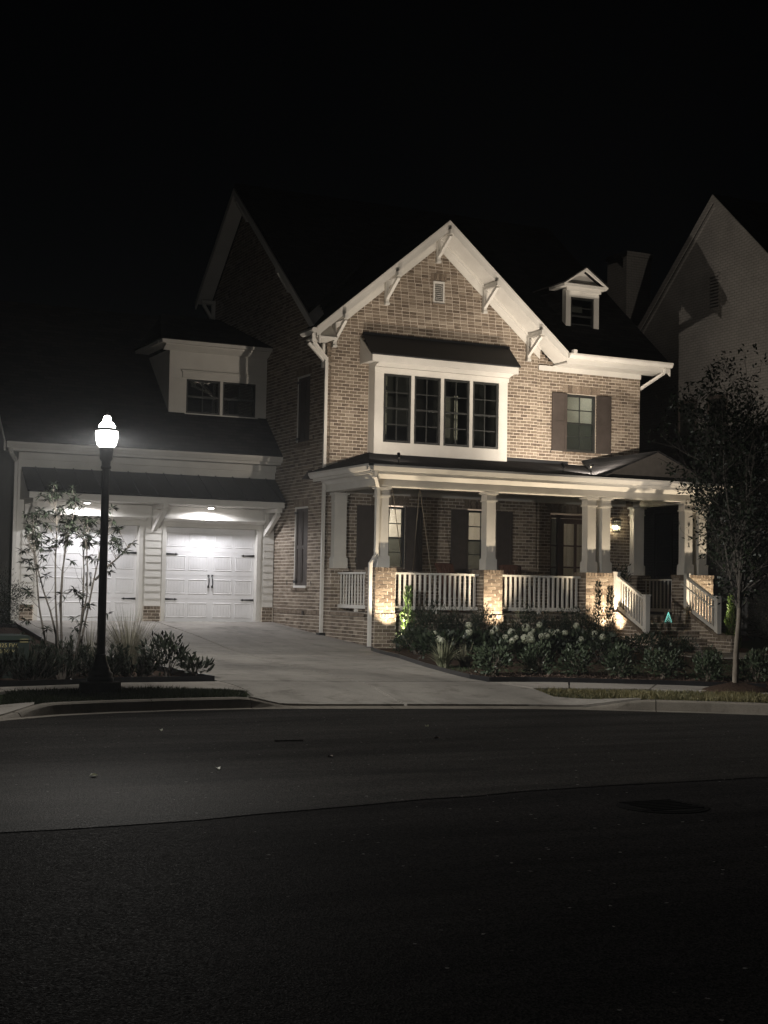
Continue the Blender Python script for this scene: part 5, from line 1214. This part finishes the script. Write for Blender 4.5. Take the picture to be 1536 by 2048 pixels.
for s, o in zip(ST, OFF):
    pts = []
    if s[0][1] < 1: pts = [tpos(s[0][0]*.6, tz-.04, o*.1)]
    n0 = len(s)
    for k, (a, z) in enumerate(s): pts.append(tpos(a, z, o*min(1, z/2.4)))
    rr = [.017*(1-.8*k/(len(pts)-1))+.002 for k in range(len(pts))]
    MB().tube(pts, rr, 6).build('stem', M['stem'], T, smooth=True)
    for i in range(len(pts)-1):
        for u in np.linspace(0, 1, 6): sp.append(pts[i].lerp(pts[i+1], float(u)))
tw = MB(); lb = LB()
WH += [(a_+rng.uniform(-.13, .13), z_+rng.uniform(-.13, .1)) for a_, z_ in WH[:50:1] if z_ > 1.9]
for a, z in WH:
    best = min(sp, key=lambda q: (((q-Vector((TB[0], TB[1], 0))).dot(rtv)-a)**2+(q.z-(z-.18))**2))
    dp = (best-Vector((TB[0], TB[1], 0))).dot(fwv)+rng.uniform(-.18, .18)
    p = tpos(a, z, dp)
    if (p-best).length > .03: tw.tube([best, best.lerp(p, .5)+Vector((0, 0, -.02)), p], [.005, .0035, .002], 4)
    k = rng.randint(12, 18); az = nr.uniform(0, 6.283, k); el = nr.uniform(-.75, .75, k)
    d = np.column_stack([np.cos(az)*np.cos(el), np.sin(az)*np.cos(el), np.sin(el)-.08])
    lb.add(np.tile(np.array(p), (k, 1))+rdir(k)*.012, d, np.tile((0, 0, 1.), (k, 1))+rdir(k)*.3, nr.uniform(.09, .155, k), .029, nr.uniform(0, 1, k), .12)
for i in range(60):
    q = rng.choice(sp)
    if 1.0 < q.z < 2.2:
        a_ = rng.uniform(0, 6.28); tw.tube([q, q+Vector((math.cos(a_)*.14, math.sin(a_)*.14, .13)), q+Vector((math.cos(a_)*.22, math.sin(a_)*.22, .30))], [.004, .003, .0015], 4)
tw.build('twigs', M['stem'], T); lb.build('leaves', M['leaf_lance'], T)
# young street tree on the right
def street_tree(label, bx, by, scale, seed, nl):
    rs = random.Random(seed); z0 = zgx(bx, by); t = thing('street_tree', label, 'tree', (bx, by, z0)); tr = MB(); br = MB(); lb = LB()
    tips = []
    f = Vector((bx, by, z0))+rtv*.06*scale+Vector((0, 0, 1.15*scale))
    tr.tube([(bx, by, z0-.05), (bx+.005, by, z0+.08), tuple(Vector((bx, by, z0+.6*scale))+rtv*.015), tuple(f), tuple(f+Vector((.01, 0, .5*scale)))], [.075, .052, .045, .041, .033], 10)
    tr.build('trunk', M['bark'], t, smooth=True)
    def grow(p, d, L, r_, lev):
        pts = [p]; q = p.copy(); dd = d.copy(); n = 5
        for i in range(n):
            dd = (dd+Vector((rs.uniform(-.13, .13), rs.uniform(-.13, .13), rs.uniform(-.02, .12)))).normalized(); q = q+dd*L/n; pts.append(q.copy())
        br.tube(pts, [max(.0015, r_*(1-.85*i/n)) for i in range(n+1)], 5)
        if lev >= 2:
            tips.extend(pts[2:])
        if lev < 3:
            m = (9, 6, 3)[lev] if lev else 9
            for i in range(m):
                u = rs.uniform(.18, 1); b0 = pts[int(u*n)] if int(u*n) <= n else pts[-1]
                sdv = Vector((rs.uniform(-1, 1), rs.uniform(-1, 1), rs.uniform(-.15, .5))).normalized()
                grow(b0, (dd*.55+sdv*.75).normalized(), L*rs.uniform(.28, .46), r_*.42, lev+1)
            tips.append(pts[-1])
    for i in range(9):
        a = i*2.4+rs.uniform(-.3, .3); tilt = rs.uniform(.1, .34)
        s0 = f+Vector((0, 0, rs.uniform(-.1, .5)*scale))
        grow(s0, Vector((math.cos(a)*tilt, math.sin(a)*tilt, 1)).normalized(), rs.uniform(2.6, 3.75)*scale, .02*scale, 0)
    for i in range(5):   # low side limbs
        a = rs.uniform(-1.2, 3.2); s0 = f+Vector((0, 0, rs.uniform(0, .9)*scale)); grow(s0, Vector((math.cos(a), math.sin(a), .75)).normalized(), 1.25*scale, .012*scale, 1)
    br.build('branches', M['stem'], t)
    tp = np.array([tuple(p) for p in tips]); i = nr.integers(0, len(tp), nl)
    c = tp[i]+nr.normal(size=(nl, 3))*np.array([.055, .055, .06])*scale
    lb.add(c, rdir(nl)+np.array([0, 0, -.1]), rdir(nl), nr.uniform(.05, .10, nl)*scale, .036*scale, nr.uniform(0, 1, nl), .1)
    lb.build('crown', M['leaf_tree'], t)
    return t
street_tree('young street tree with thin trunk and upswept branches in the right verge', 15.4, 18.66, 1.0, 5, 9500)
m_ = MB(); m_.lathe((15.42, 18.62, .13), [(.62, 0), (.5, .05), (.3, .11), (.08, .15), (.02, .15)], 28)
for k, v_ in enumerate(m_.v): m_.v[k] = (v_[0]+rng.uniform(-.02, .02), v_[1]+rng.uniform(-.02, .02), v_[2]+rng.uniform(-.012, .012))
tag(m_.build('mulch_mound', M['mulch'], smooth=True), 'round mound of dark mulch at the foot of the street tree', kind='structure')

# ------------------------------------------------------------------ porch furniture and small things
def slat_chair(x, y, rz, label):
    t = bpy.data.objects.new('porch_chair', None); col.objects.link(t); t.location = (x, y, 1.152); t.rotation_euler.z = rz
    tag(t, label, 'chair', 'wooden porch chairs')
    def part(n, b): o = b.build(n, M['redwood']); o.parent = t; return o
    sb = MB(); [sb.box(-.26, .26, -.25+i*.10, -.16+i*.10, .40, .425) for i in range(5)]; part('seat', sb)
    for i in range(6):
        xx_ = -.235+i*.094; part('back_slat', MB().prism([(xx_-.038, .25, .42), (xx_+.038, .25, .42), (xx_+.038, .48, 1.12), (xx_-.038, .48, 1.12)], (0, .02, .006)))
    part('top_rail', MB().prism([(-.29, .475, 1.07), (.29, .475, 1.07), (.29, .50, 1.15), (.18, .505, 1.17), (-.18, .505, 1.17), (-.29, .50, 1.15)], (0, .028, 0)))
    for sx in (-1, 1):
        part('arm', MB().box(sx*.31-.045, sx*.31+.045, -.3, .36, .64, .665)); part('leg', MB().box(sx*.29-.02, sx*.29+.02, -.25, -.21, .05, .639)); part('leg', MB().beam((sx*.29, .22, .05), (sx*.29, .30, .639), .04, .04))
        part('rocker', MB().tube([(sx*.29, -.42, .07), (sx*.29, -.2, .03), (sx*.29, .1, .02), (sx*.29, .4, .05), (sx*.29, .6, .11)], .02, 6))
slat_chair(16.85, 30.4, R(12), 'red wooden rocking chair behind the left porch railing')
slat_chair(18.55, 30.5, R(-10), 'red wooden rocking chair between the middle pier and the door')
sw_ = thing('porch_swing', 'wooden porch swing hung on ropes behind the corner column', 'swing', (15.55, 30.6, 1.55))
b = MB(); [b.box(14.96, 16.36, 30.3+i*.11, 30.395+i*.11, 1.58, 1.605) for i in range(5)]; b.build('seat', M['redwood'], sw_)
for i in range(5): MB().prism([(14.98, 30.86+i*.02, 1.66+i*.085), (16.36, 30.86+i*.02, 1.66+i*.085), (16.36, 30.88+i*.02, 1.73+i*.085), (14.98, 30.88+i*.02, 1.73+i*.085)], (0, .02, 0)).build('back_slat', M['redwood'], sw_)
for xh, ends in ((15.19, (-.2, .39)), (15.91, (-.185, .42))):
    for dx in ends: MB().tube([(xh, 30.6, 4.085), (xh+dx*.5, 30.6, 2.85), (xh+dx, 30.6, 1.6)], .010, 6).build('rope', M['rope'], sw_)
    MB().tube([(xh, 30.6, 4.09), (xh, 30.6, 4.05)], .02, 6).build('hook', M['black'], sw_)
pl = thing('planter', 'dark urn planter with white flowers at the top of the steps', 'planter', (20.75, 29.45, 1.15))
MB().lathe((20.75, 29.45, 1.15), [(.13, 0), (.15, .03), (.08, .10), (.07, .18), (.14, .28), (.20, .45), (.22, .60), (.24, .63), (.20, .64)], 20).build('urn', M['black'], pl, smooth=True)
foliage((20.75, 29.45, 1.97), (.24, .24, .22), 420, .08, .035, clumps=18).build('foliage', M['leaf_hyd'], pl)
for i in range(7):
    a = rng.uniform(0, 6.28); o = bloom_mesh(.035).build('bloom', M['petal'], pl); o.location = (20.75+math.cos(a)*.2, 29.45+math.sin(a)*.2, 1.97+rng.uniform(-.05, .25))
# glowing cone ornament on the steps
oz = .982; oc = (21.46, 28.42)
t = thing('cone_ornament', 'small cone of glowing turquoise lights standing on the porch steps', 'ornament', (oc[0], oc[1], oz))
MB().lathe((oc[0], oc[1], oz), [(.085, 0), (.09, .012), (.08, .02)], 14).build('base', M['black'], t)
bd = MB()
for i in range(70):
    u = (i/70); a = i*2.4; r_ = .085*(1-u); bd.cbox((oc[0]+math.cos(a)*r_, oc[1]+math.sin(a)*r_, oz+.03+u*.24), (.009, .009, .011))
bd.build('light_beads', emis('turquoise_beads', (.35, 1, .85), .8), t, kind='stuff')
MB().tube([(oc[0], oc[1], oz+.02), (oc[0], oc[1], oz+.29)], .006, 6).build('spike', M['black'], t)
# utility box with its lettering
ub = thing('utility_box', 'low green utility transformer box with stencilled lettering at the left edge', 'utility box', (4.3, 22.95, .2))
MB().box(3.55, 5.10, 22.62, 23.6, .18, .80).build('cabinet', M['utility'], ub)
MB().prism([(3.52, 22.59, .80), (5.13, 22.59, .80), (5.13, 22.75, .86), (3.52, 22.75, .86)], (0, .9, 0)).build('lid', M['utility'], ub)
MB().box(4.955, 5.085, 22.612, 22.619, .765, .815).build('number_plate', M['yellow'], ub)
def lettering(s, x, y, z, size, mat, parent, name='lettering', align='LEFT'):
    cu = bpy.data.curves.new(name, 'FONT'); cu.body = s; cu.size = size; cu.extrude = .001; cu.align_x = align; cu.align_y = 'CENTER'
    tmp = bpy.data.objects.new('tmp', cu); me = bpy.data.meshes.new_from_object(tmp); bpy.data.objects.remove(tmp)
    me.transform(Matrix.Translation((x, y, z)) @ Matrix.Rotation(R(90), 4, 'X')); me.materials.clear(); me.materials.append(mat)
    return obj(name, me, parent)
lettering('14C044', 4.962, 22.609, .79, .036, M['black'], ub)
lettering('325 FW.', 4.64, 22.617, .715, .085, M['yellow'], ub); lettering('20/240V', 4.60, 22.617, .625, .085, M['yellow'], ub)
for i, ch in enumerate('9133'): lettering(ch, 22.59, 29.129, 3.37-i*.165, .15, M['black'], C4, 'house_number', 'CENTER')
# street litter and manhole
mh = thing('manhole_cover', 'round iron manhole cover in the dark asphalt at right', 'manhole', (7.12, 9.49, 0))
MB().lathe((7.12, 9.49, -.03), [(.36, 0), (.36, .030), (.33, .032)], 32).build('rim', M['iron'], mh)
MB().lathe((7.12, 9.49, -.028), [(.32, 0), (.32, .033), (.30, .034)], 32).build('lid', M['iron'], mh)
for i in range(7): MB().box(6.88, 7.36, 9.28+i*.07, 9.31+i*.07, .005, .012).build('rib', M['iron'], mh)
for i, (x, y, lab) in enumerate(((4.62, 12.79, 'pale curled leaf lying on the asphalt, largest of the litter'), (3.39, 12.6, 'small pale leaf on the asphalt at the left'), (5.22, 16.39, 'tiny pale leaf on the asphalt nearest the kerb'), (8.4, 15.9, 'small pale leaf on the asphalt before the driveway'), (7.9, 14.6, 'dark leaf lying on the asphalt in mid street'), (6.0, 13.3, 'small brown leaf on the asphalt in mid street'))):
    lb = LB(); a = rng.uniform(0, 6.28); lb.add([(x, y, .012), (x, y, .012)], [(math.cos(a), math.sin(a), .25), (math.cos(a), math.sin(a), .1)], [(0, .4, 1), (.3, -.4, 1)], .085, .05, .9, .3)
    tag(lb.build('fallen_leaf', M['variegated'] if i < 4 else M['chip']), lab, 'leaf', 'leaves on the street')
tag(MB().tube([(6.02, 14.88, .008), (6.17, 14.84, .012), (6.34, 14.85, .008)], .008, 5).build('twig', M['bark']), 'thin dark twig lying on the asphalt', 'twig')

# ------------------------------------------------------------------ thin haze volume, added to imitate lens bloom round the lamp
hz = MB().box(-160, 160, -160, 220, -2, 26).build('haze', bpy.data.materials.new('bloom_haze'))
tag(hz, 'thin added haze imitating lens glow round the lamp and house', 'haze', kind='stuff')
hm = hz.data.materials[0]; hm.use_nodes = True; hn = hm.node_tree.nodes; hn.remove(hn['Principled BSDF'])
pv = hn.new('ShaderNodeVolumePrincipled'); pv.inputs['Density'].default_value = .0006; pv.inputs['Color'].default_value = (.92, .95, 1, 1); pv.inputs['Anisotropy'].default_value = .3
hm.node_tree.links.new(pv.outputs[0], hn['Material Output'].inputs['Volume'])
